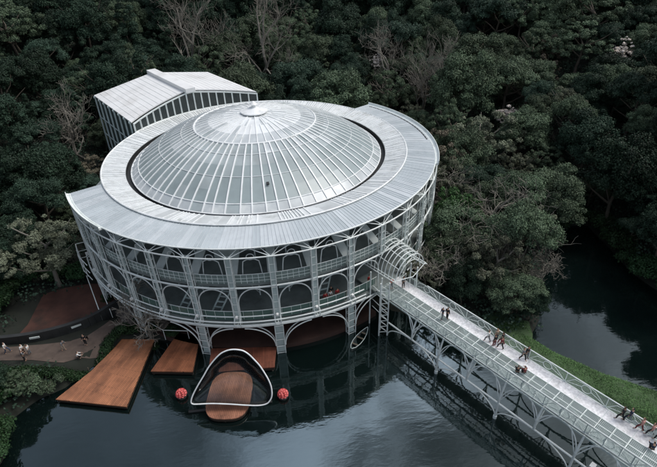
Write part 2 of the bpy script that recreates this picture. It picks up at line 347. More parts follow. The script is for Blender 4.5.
for a in BASE_AZ:
    rep('bcol', a, lambda: column_mb(-1.0, 4.4, .95, .6), 'base_column', [M['white'], M['grey_steel']])
    def brk():
        mb = MB()
        for s in (-1, 1):
            for rr in (24.95, 25.45):
                pts = []
                for i in range(13):
                    t = i/12*PI/2; off = (.55+3.2*(1-math.cos(t)))*s/25.2; pts.append(pol(rr, off, 1.3+3.05*math.sin(t)))
                mb.tube(pts, .075, 5)
        return mb
    rep('brk', a, brk, 'arch_bracket', M['white'])
def arc_tube(r, z, a0, a1, rad, n=None):
    n = n or max(4, int((a1-a0)/R(2.5))); mb = MB(); mb.tube([pol(r, a0+(a1-a0)*i/n, z) for i in range(n+1)], rad, 6); return mb
GA = R(-66)
for nm_, r, z, rad, a0, a1 in (('truss_ring', 25.3, 13.9, .09, azs[0], azs[-1]), ('mid_ring', 25.3, 10.05, .11, azs[0], azs[-1]), ('gallery_rail', 25.35, 6.05, .075, R(-162), GA), ('gallery_rail', 25.75, 5.6, .075, R(-162), GA),
                               ('gallery_beam', 25.75, 5.1, .10, R(-164), GA), ('gallery_beam', 25.4, 4.58, .11, R(-164), R(-55)), ('gallery_rail', 25.3, 5.75, .06, R(-48), R(30)), ('gallery_beam', 25.4, 4.6, .1, R(-48), R(30))):
    arc_tube(r, z, a0, a1, rad).build(nm_, M['white'], OH)
for a in azs:
    if a < GA:
        def tie():
            mb = MB()
            for s in (-1, 1):
                y = s*.32
                mb.tube([(25.1, y, 6.1), (25.8, y, 5.6), (25.8, y, 5.1), (25.4, y, 4.6)], .045, 5)
            mb.bar((25.2, 0, 5.1), (25.8, 0, 5.1), .1, .1)
            return mb
        t_ = rep('tie', a, tie, 'gallery_bracket', M['white'])
        if 'lamp' not in proto:
            l = MB(); l.box((25.62, 0, 6.22), (.16, .12, .11)); l.box((25.5, 0, 6.02), (.04, .04, .12))
            proto['lamp'] = l.build('lamp', M['lamp'], OH)
            l2 = proto['lamp']
        else: l2 = proto['lamp'].copy(); COL.objects.link(l2)
        l2.rotation_euler = (0, 0, a)
def brace():
    mb = MB(); h = BAY/2
    for s in (-1, 1):
        mb.tube([pol(25.3, h+s*h, 13.9), pol(24.9, h, 14.85)], .055, 5)
        mb.tube([pol(25.3, h+s*h, 13.9), pol(24.6, h+s*h*.45, 14.85)], .045, 5)
    return mb
def portal():
    mb = MB(); h = BAY/2; r = 24.25
    pts = [(-2.75, 10.3), (-2.35, 12.0), (-2.05, 12.75), (-1.0, 13.0), (0, 13.05), (1.0, 13.0), (2.05, 12.75), (2.35, 12.0), (2.75, 10.3)]
    mb.tube([pol(r, h+R(x*.95), z) for x, z in pts], .06, 5)
    return mb
def ornament():
    mb = MB(); h = BAY/2; mb.tube([pol(24.4, h+.4*math.cos(t)/24.4, 13.42+.36*math.sin(t)) for t in [2*PI*i/14 for i in range(14)]], .055, 5, closed=True); return mb
def arch():
    mb = MB(); h = BAY/2; pts = []
    for i in range(17):
        t = PI*i/16; pts.append(pol(25.25, h-math.cos(t)*R(4.15), 7.7+2.15*math.sin(t)))
    mb.tube([pol(25.25, h-R(4.15), 4.9)]+pts+[pol(25.25, h+R(4.15), 4.9)], .07, 5); return mb
def panel(r, z0, z1):
    def f():
        mb = MB(); mb.sector(r, r+.03, z1, z1, .012, BAY-.012, z1-z0, 4); return mb
    return f
def toprail(r, z, posts, mid=True):
    def f():
        mb = MB(); mb.tube([pol(r, BAY*i/4, z) for i in range(5)], .04, 5)
        if mid: mb.tube([pol(r+.05, BAY*i/4, z-.45) for i in range(5)], .025, 4); mb.tube([pol(r+.05, BAY*i/4, z-.85) for i in range(5)], .025, 4)
        for i in range(posts): a = BAY*(i+.5)/posts; mb.tube([pol(r+.04, a, z-1.15), pol(r+.04, a, z)], .028, 4)
        return mb
    return f
def fin():
    mb = MB(); p = []
    for w in (-.48, .48): p += [(24.5, w, 10.9), (21.0, w, 12.9)]
    mb.hexa([(24.4, -.5, 10.95), (24.4, .5, 10.95), (20.6, .5, 12.95), (20.6, -.5, 12.95), (24.4, -.5, 11.1), (24.4, .5, 11.1), (20.6, .5, 13.1), (20.6, -.5, 13.1)])
    return mb
def stairs():
    mb = MB()
    for s in (-.5, .5): mb.bar((23.5, 1.2+s, 5.0), (21.2, 3.4+s, 9.6), .12, .16)
    for i in range(9):
        t = i/8; mb.bar((23.5-2.3*t, .7+2.2*t, 5.0+4.6*t), (23.5-2.3*t, 1.7+2.2*t, 5.0+4.6*t), .22, .05)
    return mb
for k, a in enumerate(azs[:-1]):
    rep('brace', a, brace, 'eave_brace', M['white']); rep('portal', a, portal, 'portal_frame', M['white']); rep('orn', a, ornament, 'ring_ornament', M['white'])
    deg = -160+10*k
    if deg != -60: rep('arch', a, arch, 'arch', M['white'])
    rep('glass', a, panel(24.72, 10.2, 11.35), 'railing_glass', M['glass_green']); rep('rail', a, toprail(24.72, 11.38, 7), 'railing', M['white'])
    if deg not in (-60,):
        rep('glass2', a, panel(24.6, 4.9, 6.15), 'railing_glass', M['glass_teal']); rep('rail2', a, toprail(24.6, 6.18, 4, False), 'railing', M['white'])
    rep('fin', a, fin, 'fin', M['fin'])
    if k in (2, 4, 5, 8, 12): rep('stairs', a, stairs, 'stair', M['grey_steel'])
# back partition panels seen between the columns
for k in range(-16, 4):
    if k % 3 == 0:
        mb = MB(); mb.sector(19.6, 19.7, 9.6, 9.6, R(k*10+1.5), R(k*10+6.5), 4.6, 3); mb.build('partition', M['grey_steel'], OH)
    if k % 4 == 1:
        mb = MB(); mb.sector(20.4, 20.5, 13.3, 13.3, R(k*10+2), R(k*10+8), 2.9, 3); mb.build('partition', M['fin'], OH)
# outer roof with thin seams and gutter
mb = MB(); nseg = 99
for i in range(nseg):
    a, b = A0+(A1-A0)*i/nseg, A0+(A1-A0)*(i+1)/nseg; mb.cur = int(rng.choice([0, 0, 0, 1, 1, 2])); mb.sector(RO+.02, RE, 15.22, 15.0, a, b, .08)
outer = mb.build('outer_roof', [M['roof_grey'], M['roof_grey_b'], M['roof_grey_c']], OH)
mb = MB()
for i in range(199):
    a = A0+(A1-A0)*i/198; w = .035 if i % 2 else .06; h = .03 if i % 2 else .045; c, s_ = math.cos(a), math.sin(a)
    if rng.random() < .12 and i % 2: continue
    p0, p1 = (RO+.05, 15.22), (RE-.05, 15.005); q = []
    for dz in (.002, h):
        for (r, z), sg in ((p0, -1), (p1, -1), (p1, 1), (p0, 1)): q.append((r*c-sg*w/2*s_, r*s_+sg*w/2*c, z+dz))
    mb.hexa(q)
mb.build('roof_seams', M['roof_grey_b'], outer)
g = arc_tube(25.06, 14.96, A0, A1, .10, 80); g.build('eave_tube', M['white'], OH)
mb = MB(); mb.sector(25.1, 25.55, 14.95, 15.12, R(-24), A1, .3, 30); mb.sector(25.5, 25.56, 15.4, 15.4, R(-24), A1, .42, 30); mb.build('eave_gutter', M['white'], OH)
mb = MB(); mb.sector(25.1, 25.5, 14.95, 15.1, A0-R(.4), R(-135), .25, 16); mb.sector(25.45, 25.5, 15.32, 15.32, A0-R(.4), R(-135), .42, 16); mb.build('eave_gutter', M['white'], OH)
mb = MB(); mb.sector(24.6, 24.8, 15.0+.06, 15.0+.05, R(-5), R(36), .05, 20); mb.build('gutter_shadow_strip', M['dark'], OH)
# upper ring roof with battens
mb = MB(); nr = 120
ringk = []
for i in range(nr):
    a = 360*i/nr-180; front = -135 < a < -45
    mb.cur = 1 if rng.random() < (.45 if front else .30) else 0; mb.sector(RI, RO, 14.72, 15.36, R(a), R(a+360/nr), .07)
ring = mb.build('ring_roof', [M['ring_a'], M['ring_b']], OH)
mb = MB(); a = -180.0
while a < 180:
    front = -140 < a < -40; w = float(rng.uniform(.09, .20)); c, s_ = math.cos(R(a)), math.sin(R(a))
    if not (front and math.sin(a*.35+1.3)+.5*math.sin(a*.83) > .35):
        q = []
        for dz in (.0, .07):
            for (r, z), sg in (((RI+.06, 14.745), -1), ((RO-.05, 15.36), -1), ((RO-.05, 15.36), 1), ((RI+.06, 14.745), 1)): q.append((r*c-sg*w/2*s_, r*s_+sg*w/2*c, z+dz))
        mb.hexa(q)
    a += float(rng.choice([.8, 1.0, 1.2, 1.25, 1.6])) if not front else float(rng.choice([.9, 1.1, 1.3, 2.0]))
mb.build('ring_battens', M['batten'], ring)
mb = MB(); mb.tube([pol(RO, 2*PI*i/144, 15.37) for i in range(144)], .11, 6, closed=True); mb.build('ring_rim', M['batten'], ring)
mb = MB(); mb.sector(RO-.1, RO-.02, 15.28, 15.28, A1-R(2), 2*PI+A0+R(2), 4.5, 80); mb.build('ring_fascia', M['ring_b'], OH)
full_ring('dome_gutter', RD-.25, RI+.05, 14.2, 14.2, .1, M['dark'], OH)
mb = MB(); mb.sector(RI-.04, RI+.02, 14.74, 14.74, 0, 2*PI, .5, 144); mb.build('gutter_curb', M['dark'], OH)
# dome
ZC, RS = -8.07, 28.56
def dz(r): return ZC+math.sqrt(RS*RS-r*r)
rr = [17.6, 16.5, 15.0, 13.4, 11.8, 10.2, 8.35, 6.4, 4.4, 2.6, 1.2]
mb = MB(); ND = 72
for j in range(len(rr)-1):
    for i in range(ND):
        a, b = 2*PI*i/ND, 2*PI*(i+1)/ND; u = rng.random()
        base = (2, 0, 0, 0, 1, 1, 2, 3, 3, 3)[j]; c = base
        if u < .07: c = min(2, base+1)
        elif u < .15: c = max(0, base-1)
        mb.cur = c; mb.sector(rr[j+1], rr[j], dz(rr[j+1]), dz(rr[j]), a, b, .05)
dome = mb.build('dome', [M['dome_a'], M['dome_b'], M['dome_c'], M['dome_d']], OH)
def rib_mb(r0, r1, w, h, n=9):
    mb = MB(); pr = None
    rs_ = [r0+(r1-r0)*i/n for i in range(n+1)]; vs = []
    for r in rs_:
        z = dz(r)+.003; vs += [(r, -w/2, z), (r, w/2, z), (r, w/2, z+h), (r, -w/2, z+h)]
    fs = []
    for i in range(n):
        o = 4*i; fs += [(o, o+4, o+5, o+1), (o+1, o+5, o+6, o+2), (o+2, o+6, o+7, o+3), (o+3, o+7, o+4, o)]
    fs += [(0, 1, 2, 3), (4*n+3, 4*n+2, 4*n+1, 4*n)]
    mb.add(vs, fs); return mb
rib0 = rib_mb(17.55, 8.4, .165, .12).build('dome_rib', M['batten'], dome)
for i in range(1, ND):
    o = rib0.copy(); COL.objects.link(o); o.rotation_euler = (0, 0, 2*PI*i/ND+float(rng.normal(0, .006)))
mb = MB()
for i in range(48):
    t = rib_mb(8.4, 1.2 if i % 4 == 0 else (2.4 if i % 2 == 0 else 4.2), .12, .07, 6); ca, sa = math.cos(2*PI*i/48), math.sin(2*PI*i/48)
    mb.add([(x*ca-y*sa, x*sa+y*ca, z) for x, y, z in t.v], t.f)
mb.build('crown_ribs', M['batten'], dome)
for r, w in ((8.4, .13), (16.5, .07), (13.4, .035), (10.2, .04), (17.55, .09)):
    mb = MB(); mb.tube([pol(r, 2*PI*i/96, dz(r)+.04) for i in range(96)], w, 5, closed=True); mb.build('dome_hoop', M['batten'], dome)
mb = MB()
for i in range(24):
    a, b = 2*PI*i/24, 2*PI*(i+1)/24
    mb.sector(1.75, 1.85, 20.75, 20.72, a, b, .14); mb.sector(.25, 1.75, 21.25, 20.75, a, b, .06)
mb.tube([(0, 0, 20.4), (0, 0, 21.7)], [.3, .22], 10)
mb.build('hub', M['batten'], dome)
mb = MB(); mb.tube([(0, 0, 21.6), (0, 0, 22.0)], [.55, .12], 12); mb.build('hub_cap', M['lamp'], dome)
mb = MB()
for a in (-87.5,):
    c, s_ = math.cos(R(a)), math.sin(R(a)); r = 14.4
    mb.box((r*c, r*s_, dz(r)+.06), (.34, .16, .06), R(a))
mb.build('roof_hatch', M['dark'], dome)
# gallery end box on the left and stair handrails
mb = MB()
for z in (4.9, 6.0, 7.2):
    mb.tube([pol(25.3, R(-163), z), pol(26.6, R(-163), z), pol(26.6, R(-156), z), pol(26.2, R(-150), z)], .06, 5)
for r, a in ((26.6, -163), (26.6, -159.5), (26.6, -156), (26.4, -153), (25.4, -163)): mb.tube([pol(r, R(a), 4.7), pol(r, R(a), 7.2)], .05, 5)
mb.build('balcony_rail', M['white'], OH)
# ------------------------------------------------------------------ stage house behind the dome
AX = Vector((math.cos(R(119.4)), math.sin(R(119.4)), 0)); PX = Vector((-AX.y, AX.x, 0))*-1    # a along the house, b across
SH = empty('stage_house', tuple(AX*28), 'white gabled hall attached behind the dome with a band of front windows', 'building')
so = tuple(AX*28)
def sp(a, b, z): v = AX*a+PX*b; return (v.x, v.y, z)
BW = 11.4; ZE, ZR = 17.0, 19.0
def gz(b): return ZE+(ZR-ZE)*(1-abs(b)/BW)
mb = MB(); fr = []
bs = [BW*(i/12-1) for i in range(25)]
def fa(b): return math.sqrt(max(0, 21.75**2-b*b))
vs = []
for b in bs: vs += [sp(fa(b), b, gz(b)), sp(37.6, b, gz(b)), sp(37.6, b, gz(b)-.18), sp(fa(b), b, gz(b)-.18)]
fs = []
for i in range(24):
    o = 4*i; fs += [(o, o+1, o+5, o+4), (o+1, o+2, o+6, o+5), (o+2, o+3, o+7, o+6), (o+3, o, o+4, o+7)]
fs += [(0, 3, 2, 1), (96, 97, 98, 99)]
mb.add(vs, fs); rf = mb.build('roof', M['stage_roof'], SH, so)
mb = MB()
for i in range(1, 24):
    b = BW*(i/12-1)
    if abs(b) < .9: continue
    mb.bar(sp(fa(b)+.1, b, gz(b)+.02), sp(37.5, b, gz(b)+.02), .05, .05)
mb.build('roof_seams', M['stage_roof'], rf, so)
mb = MB(); mb.hexa([sp(20.6, -.85, 18.8), sp(20.6, .85, 18.8), sp(38.0, .85, 18.8), sp(38.0, -.85, 18.8), sp(20.6, -.85, 19.5), sp(20.6, .85, 19.5), sp(38.0, .85, 19.5), sp(38.0, -.85, 19.5)]); mb.build('ridge_vent', M['stage_roof'], rf, so)
NW = 17
mbw = MB()
for i in range(NW):
    b0, b1 = -BW+.2+(2*BW-.4)*i/NW, -BW+.2+(2*BW-.4)*(i+1)/NW; ra = 21.35
    f_ = lambda b: math.sqrt(ra*ra-b*b)
    m0 = MB(); e = .12
    vsq = [sp(f_(b0+e), b0+e, 15.45), sp(f_(b1-e), b1-e, 15.45), sp(f_(b1-e), b1-e, gz(b1-e)-.4), sp(f_(b0+e), b0+e, gz(b0+e)-.4)]
    inn = [sp(f_(b0+e)+.08, b0+e, 15.45), sp(f_(b1-e)+.08, b1-e, 15.45), sp(f_(b1-e)+.08, b1-e, gz(b1-e)-.4), sp(f_(b0+e)+.08, b0+e, gz(b0+e)-.4)]
    m0.hexa([vsq[0], vsq[1], inn[1], inn[0], vsq[3], vsq[2], inn[2], inn[3]])
    w_ = m0.build('window', M['dark_glass'], SH, so)
    m1 = MB(); m1.bar(sp(f_(b0)-.06, b0, 15.2), sp(f_(b0)-.06, b0, gz(b0)-.2), .2, .22)
    m1.bar(sp(f_(b0)-.05, b0, gz(b0)-.3), sp(f_(b1)-.05, b1, gz(b1)-.3), .16, .2); m1.bar(sp(f_(b0)-.05, b0, 15.42), sp(f_(b1)-.05, b1, 15.42), .16, .16)
    if i == NW-1: m1.bar(sp(f_(b1)-.06, b1, 15.2), sp(f_(b1)-.06, b1, gz(b1)-.2), .2, .22)
    m1.build('window_frame', M['white'], w_, so)
mb = MB()
for s in (-1, 1):
    b = s*(BW-.35); mb.hexa([sp(19.6, b-.1, 4), sp(37.2, b-.1, 4), sp(37.2, b+.1, 4), sp(19.6, b+.1, 4), sp(18.7, b-.1, ZE-.2), sp(37.2, b-.1, ZE-.2), sp(37.2, b+.1, ZE-.2), sp(18.7, b+.1, ZE-.2)])
mb.hexa([sp(37.0, -BW+.4, 4), sp(37.2, -BW+.4, 4), sp(37.2, BW-.4, 4), sp(37.0, BW-.4, 4), sp(37.0, -BW+.4, ZE-.2), sp(37.2, -BW+.4, ZE-.2), sp(37.2, BW-.4, ZE-.2), sp(37.0, BW-.4, ZE-.2)])
mb.build('wall', M['wall_dark'], SH, so)
for i in range(8):
    a = 19.2+18*i/7; m0 = MB()
    m0.bar(sp(a, -BW-.15, 2), sp(a, -BW+.02, ZE-.1), .16, .26); m0.bar(sp(a, -BW-.05, 16.6), sp(a, -BW-.05, 16.9), .3, .3); m0.build('buttress', M['grey_steel'], SH, so)
for z in (13.2, 10.0, 7):
    m0 = MB(); m0.bar(sp(19.2, -BW-.1, z), sp(37.2, -BW-.1, z), .12, .14); m0.build('wall_rail', M['grey_steel'], SH, so)

# ------------------------------------------------------------------ footbridge
D = Vector((.5, -.8660254, 0)); N = Vector((-.8660254, -.5, 0))
def bp(s, v, z): p = D*s+N*v; return (p.x, p.y, z)
FB = empty('footbridge', bp(28, -1, 0), 'long white steel footbridge with arched legs running out from the theatre entrance', 'footbridge'); fo = bp(28, -1, 0)
S0, S1 = 25.6, 82.0; VF, VS, VN = -2.9, -1.55, .95; ZD = 5.3; ZT = 6.5
# chequered steel walkway strip
mb = MB(); mb.hexa([bp(S0, VF+.1, ZD-.1), bp(S1, VF+.1, ZD-.1), bp(S1, VS, ZD-.1), bp(S0, VS, ZD-.1), bp(S0, VF+.1, ZD), bp(S1, VF+.1, ZD), bp(S1, VS, ZD), bp(S0, VS, ZD)])
mb.build('walkway', M['concrete'], FB, fo)
mb = MB(); s = S0+.3
while s < S1: mb.bar(bp(s, VF+.12, ZD+.002), bp(s, VS-.02, ZD+.002), .035, .012); s += 2.5
mb.build('deck_joints', M['grey_steel'], FB, fo)
# grating
mb = MB(); s = S0
while s < S1: mb.bar(bp(s, VS, ZD-.03), bp(s, VN, ZD-.03), .022, .03); s += .12
v = VS+.06
while v < VN: mb.bar(bp(S0, v, ZD-.035), bp(S1, v, ZD-.035), .018, .03); v += .12
mb.build('grating', M['grey_steel'], FB, fo)
mb = MB(); s = S0+.3
while s < S1: mb.bar(bp(s, VS, ZD-.02), bp(s, VN, ZD-.02), .05, .08); s += 1.25
for v in (VS+.02, -.72, .12): mb.bar(bp(S0, v, ZD-.02), bp(S1, v, ZD-.02), .06, .08)
mb.build('deck_bars', M['white'], FB, fo)
mb = MB(); s = S0+.3
while s < S1: mb.bar(bp(s, VF, ZD-.3), bp(s, VN, ZD-.3), .08, .2); s += 3.75
for v in (VF, -1.0, VN): mb.bar(bp(S0, v, ZD-.42), bp(S1, v, ZD-.42), .1, .16)
mb.build('deck_beams', M['grey_steel'], FB, fo)
C0 = 33.72-3.75
def railing(v, mesh_w, dense):
    mb = MB()
    mb.tube([bp(S0+4.4, v, ZT), bp(S1, v, ZT)], .06, 6); mb.tube([bp(S0, v, ZD-.05), bp(S1, v, ZD-.05)], .075, 6)
    s = C0-1.875
    while s < S1:
        mb.tube([bp(s, v, ZD), bp(s, v, ZT)], .04, 5)
        c = s+1.875; zc = (ZD+ZT)/2
        mb.tube([bp(c+.42*math.cos(t), v, zc+.42*math.sin(t)) for t in [2*PI*i/18 for i in range(18)]], .035, 5, closed=True)
        mb.tube([bp(s, v, ZD), bp(s+.75, v, ZT-.25), bp(c-.1, v, ZT-.1)], .032, 5); mb.tube([bp(s+3.75, v, ZD), bp(c+.75, v, ZT-.25), bp(c+.1, v, ZT-.1)], .032, 5)
        mb.tube([bp(s, v, ZD+.1), bp(c-.43, v, zc)], .028, 5); mb.tube([bp(s+3.75, v, ZD+.1), bp(c+.43, v, zc)], .028, 5)
        s += 3.75
    o = mb.build('railing', M['white'], FB, fo)
    mb = MB(); s = S0+1.5
    while s < S1: mb.bar(bp(s, v+.03, ZD), bp(s, v+.03, ZT), .012, mesh_w); s += dense
    z = ZD+.08
    while z < ZT: mb.bar(bp(S0+1.5, v+.03, z), bp(S1, v+.03, z), mesh_w, .012); z += dense
    mb.build('mesh_infill', M['grey_steel'], o, fo)
railing(VF, .010, .12); railing(VN, .022, .085)
# near side has slim uprights on every cross bar
mb = MB(); s = S0+5.3
while s < S1: mb.tube([bp(s, VN, ZD), bp(s, VN, ZT)], .03, 5); s += 1.25
mb.build('railing_uprights', M['white'], FB, fo)
# legs: tall legs every 7.5 m, short ones standing on the low beam between them
def branch(mb, s, v, zb, up, vt):
    mb.tube([bp(s, v, zb), bp(s, (v+vt)/2 if 0 else v, up), bp(s, vt, ZD-.3)], [.12, .11, .09], 7)
    for sg in (-1, 1):
        pts = [bp(s+sg*1.8*(1-math.cos(t)), v+(vt-v)*math.sin(t)*.9, up-.6+(ZD-.25-up+.6)*math.sin(t)) for t in [PI/2*i/9 for i in range(10)]]
        mb.tube(pts, .06, 6)
        mb.tube([bp(s, v, up-.4), bp(s+sg*1.05, v-.4*(1 if v > 0 else -1), ZD-.3)], .05, 5)
VB = 1.5; VB2 = -3.3
for i in range(7):
    s = 35.7+7.5*i
    for v, vt in ((VB, VN), (VB2, VF)):
        mb = MB(); branch(mb, s, v, -1.2, 3.0, vt); mb.tube([bp(s, v, .0), bp(s, v, .35)], .2, 8); mb.build('leg', M['white'], FB, fo)
        mb = MB(); branch(mb, s-3.75, v, 2.25, 3.6, vt)
        mb.tube([bp(s-3.75, v, 2.3), bp(s-3.75, -v*.3, ZD-.3)], .06, 5)
        mb.build('short_leg', M['white'], FB, fo)
        mb = MB(); mb.tube([bp(s-7.5+3.75*(1-math.cos(t)), v, .1+2.1*math.sin(t)) for t in [PI*k/18 for k in range(19)]], .07, 6); mb.build('leg_arch', M['white'], FB, fo)
for v in (VB, VB2):
    mb = MB(); mb.tube([bp(28.3, v, 2.25), bp(S1, v, 2.25)], .10, 7); mb.build('low_beam', M['white'], FB, fo)
# entrance canopy of hoops and the lattice tower under it
CV = -1.72
def cano(s, t, dw=0): k = (s-23.2)/5.0; return bp(s, CV-(2.45-.12*k+dw)*math.cos(t), 8.1+(3.0-.65*k)*math.sin(t))
for i in range(10):
    s = 23.2+5.0*i/9; mb = MB(); mb.tube([cano(s, PI*k/18) for k in range(19)], .062, 6); mb.build('hoop', M['white'], FB, fo)
mb = MB()
for t, sg in ((0, 1), (PI, -1)):
    for dw in (0, .38): mb.tube([cano(23.0, t, dw), cano(28.35, t, dw)], .06, 5)
    for k in range(10): mb.tube([cano(23.2+5*k/9, t), cano(23.2+5*k/9+.3, t, .38)], .04, 4)
for t in (.6, 1.15, PI/2, PI-1.15, PI-.6): mb.tube([cano(23.2, t), cano(28.2, t)], .045, 5)
mb.tube([cano(28.2, 0, .38), bp(28.75, CV, 7.75), cano(28.2, PI, .38)], .05, 5)
mb.tube([bp(28.2, CV-1.75*math.cos(PI*k/14), 8.1+1.6*math.sin(PI*k/14)) for k in range(15)], .045, 5)
mb.build('canopy_rails', M['white'], FB, fo)
tw = [(26.9, 1.45), (28.1, 1.45), (27.5, 2.25)]
mb = MB()
for s_, v in tw: mb.tube([bp(s_, v, -1), bp(s_, v, 8.1)], .085, 6)
z = .6
while z < 7.6:
    for k in range(3):
        a, b = tw[k], tw[(k+1) % 3]; mb.tube([bp(*a, z), bp(*b, z)], .04, 4); mb.tube([bp(*a, z), bp(*b, z+.9)], .035, 4)
    z += .9
mb.build('tower', M['white'], FB, fo)
mb = MB()
for s_, v in ((27.2, VF-.2), (28.2, VF-.2), (25.2, 1.6)): mb.tube([bp(s_, v, -1), bp(s_, v, 8.1)], .09, 6)
for zz in (3.2, 4.9, 6.0, 7.0): mb.tube([bp(27.2, VF-.2, zz), bp(28.2, VF-.2, zz)], .04, 5)
for zz in (2.4, 3.5, 4.9, 5.6): mb.tube([bp(25.0, 1.0, zz), bp(28.1, 1.45, zz)], .06, 5)
mb.build('entrance_posts', M['white'], FB, fo)
mb = MB(); mb.hexa([bp(22.5, VF, ZD-.25), bp(S0+.05, VF, ZD-.25), bp(S0+.05, VN+.3, ZD-.25), bp(22.5, VN+.3, ZD-.25), bp(22.5, VF, ZD-.06), bp(S0+.05, VF, ZD-.06), bp(S0+.05, VN+.3, ZD-.06), bp(22.5, VN+.3, ZD-.06)]); mb.build('entrance_slab', M['slab'], FB, fo)
mb = MB(); mb.box(bp(52.2, 1.35, 2.7), (.28, .2, .22), R(30)); mb.bar(bp(52.2, 1.4, 2.25), bp(52.2, 1.4, 2.6), .08, .08); mb.build('floodlight', M['lamp'], FB, fo)

# ------------------------------------------------------------------ wooden decks, floating stage, buoys, boat
def deck(name, poly, z, label, ang, base, cat='deck', dark=.72):
    cx = sum(p[0] for p in poly)/len(poly); cy = sum(p[1] for p in poly)/len(poly); o_ = (cx, cy, 0)
    e = empty(name, o_, label, cat)
    mb = MB(); mb.prism(poly, z-.14, z); mb.build('planking', wood_mat(name+'_wood', base, ang, dark=dark), e, o_)
    mb = MB(); mb.prism([(cx+(x-cx)*.985, cy+(y-cy)*.985) for x, y in poly], z-.5, z-.143); mb.build('skirt', mat('deck_skirt', (.03, .018, .012), .8), e, o_)
    k = 0
    for x, y in poly[::max(1, len(poly)//4)]:
        mb = MB(); mb.tube([(cx+(x-cx)*.93, cy+(y-cy)*.93, -1.5), (cx+(x-cx)*.93, cy+(y-cy)*.93, z-.5)], .12, 7); mb.build('post', M['trunk'], e, o_)
    return e
deck('jetty', [(-24.2, -27.9), (-16.55, -30.3), (-14.95, -20.9), (-18.9, -20.1), (-19.6, -21.6), (-21.4, -24.6)], .62, 'largest orange plank deck jutting over the water beside the hedge', R(65), (.41, .17, .082))
deck('jetty', [(-14.7, -25.9), (-10.05, -26.9), (-9.55, -21.5), (-12.2, -20.3)], .62, 'narrow orange plank deck beside the left theatre column', R(68), (.33, .125, .062))
deck('jetty', [(-8.3, -27.4), (-1.0, -28.0), (-.55, -25.0), (-8.1, -23.8)], .66, 'dark red plank deck behind the clear stage shell', R(88), (.19, .066, .04))
# oval floating stage with clear shell
def oval(cx, cy, a, b, ang, n=40, e=3.2):
    pts = []
    for i in range(n):
        t = 2*PI*i/n; c, s_ = math.cos(t), math.sin(t); x = a*math.copysign(abs(c)**(2/e), c); y = b*math.copysign(abs(s_)**(2/e), s_)
        pts.append((cx+x*math.cos(ang)-y*math.sin(ang), cy+x*math.sin(ang)+y*math.cos(ang)))
    return pts
fl = (-5.75, -30.6, 0)
deck('floating_stage', oval(-5.95, -30.75, 2.3, 3.0, R(-10)), .62, 'rounded brown plank stage floating under the clear shell', R(78), (.36, .16, .098), 'stage', .8)
SHL = empty('acoustic_shell', (-5.9, -31.9, 0), 'clear acrylic half dome shell in a white rounded frame over the floating stage', 'shell'); sh_o = (-5.9, -31.9, 0)
# front hoop: straight bottom, rounded triangular top
HP = [(-9.63, -32.0, 1.88), (-9.39, -31.8, 2.5), (-8.8, -31.53, 3.41), (-7.99, -31.23, 4.51), (-7.23, -30.94, 5.54), (-6.16, -30.7, 6.58), (-5.43, -30.66, 6.95), (-4.82, -30.7, 7.06), (-4.24, -30.8, 7.02), (-3.73, -30.93, 6.88), (-3.24, -31.14, 6.5), (-2.81, -31.4, 5.98), (-2.35, -31.7, 5.35), (-1.95, -32.05, 4.56), (-1.64, -32.38, 3.83), (-1.46, -32.68, 3.09), (-1.49, -33.0, 2.25), (-1.75, -33.18, 1.69), (-2.19, -33.25, 1.33), (-3.01, -33.18, 1.21), (-4.31, -32.96, 1.3), (-5.79, -32.69, 1.47), (-7.57, -32.39, 1.62), (-8.97, -32.19, 1.61), (-9.47, -32.11, 1.66)]
def cat(P, n=5):
    out = []; m = len(P)
    for i in range(m):
        p0, p1, p2, p3 = (np.array(P[(i+k-1) % m], float) for k in range(4))
        for k in range(n):
            t = k/n; out.append(.5*((2*p1)+(-p0+p2)*t+(2*p0-5*p1+4*p2-p3)*t*t+(-p0+3*p1-3*p2+p3)*t**3))
    return out
fpts = cat(HP, 4)
mb = MB(); mb.tube(fpts, .075, 8, closed=True); mb.build('frame', M['batten'], SHL, sh_o, smooth=True)
n_ = len(fpts); cx_ = sum(q[0] for q in fpts)/n_; cy_ = sum(q[1] for q in fpts)/n_; cz_ = sum(q[2] for q in fpts)/n_
mb = MB(); vs = [(cx_, cy_+1.3, cz_)]; fs = []; NR = 8
for k in range(1, NR+1):
    t = k/NR
    for x, y, z in fpts: vs.append((cx_+(x-cx_)*t, cy_+(y-cy_)*t+1.3*(1-t*t), cz_+(z-cz_)*t))
for i in range(n_): fs.append((0, 1+i, 1+(i+1) % n_))
for k in range(NR-1):
    for i in range(n_): a, b = 1+k*n_+i, 1+k*n_+(i+1) % n_; fs.append((a, a+n_, b+n_, b))
mb.add(vs, fs); ac = mb.build('acrylic_skin', M['acrylic'], SHL, sh_o, smooth=True); ac.modifiers.new('thick', 'SOLIDIFY').thickness = .03
for a in (-8.6, -2.6):
    mb = MB(); mb.tube([(a, -31.6, 3.0), (a*.9-.6, -28.6, .5)], .04, 5); mb.build('strut', M['fin'], SHL, sh_o)
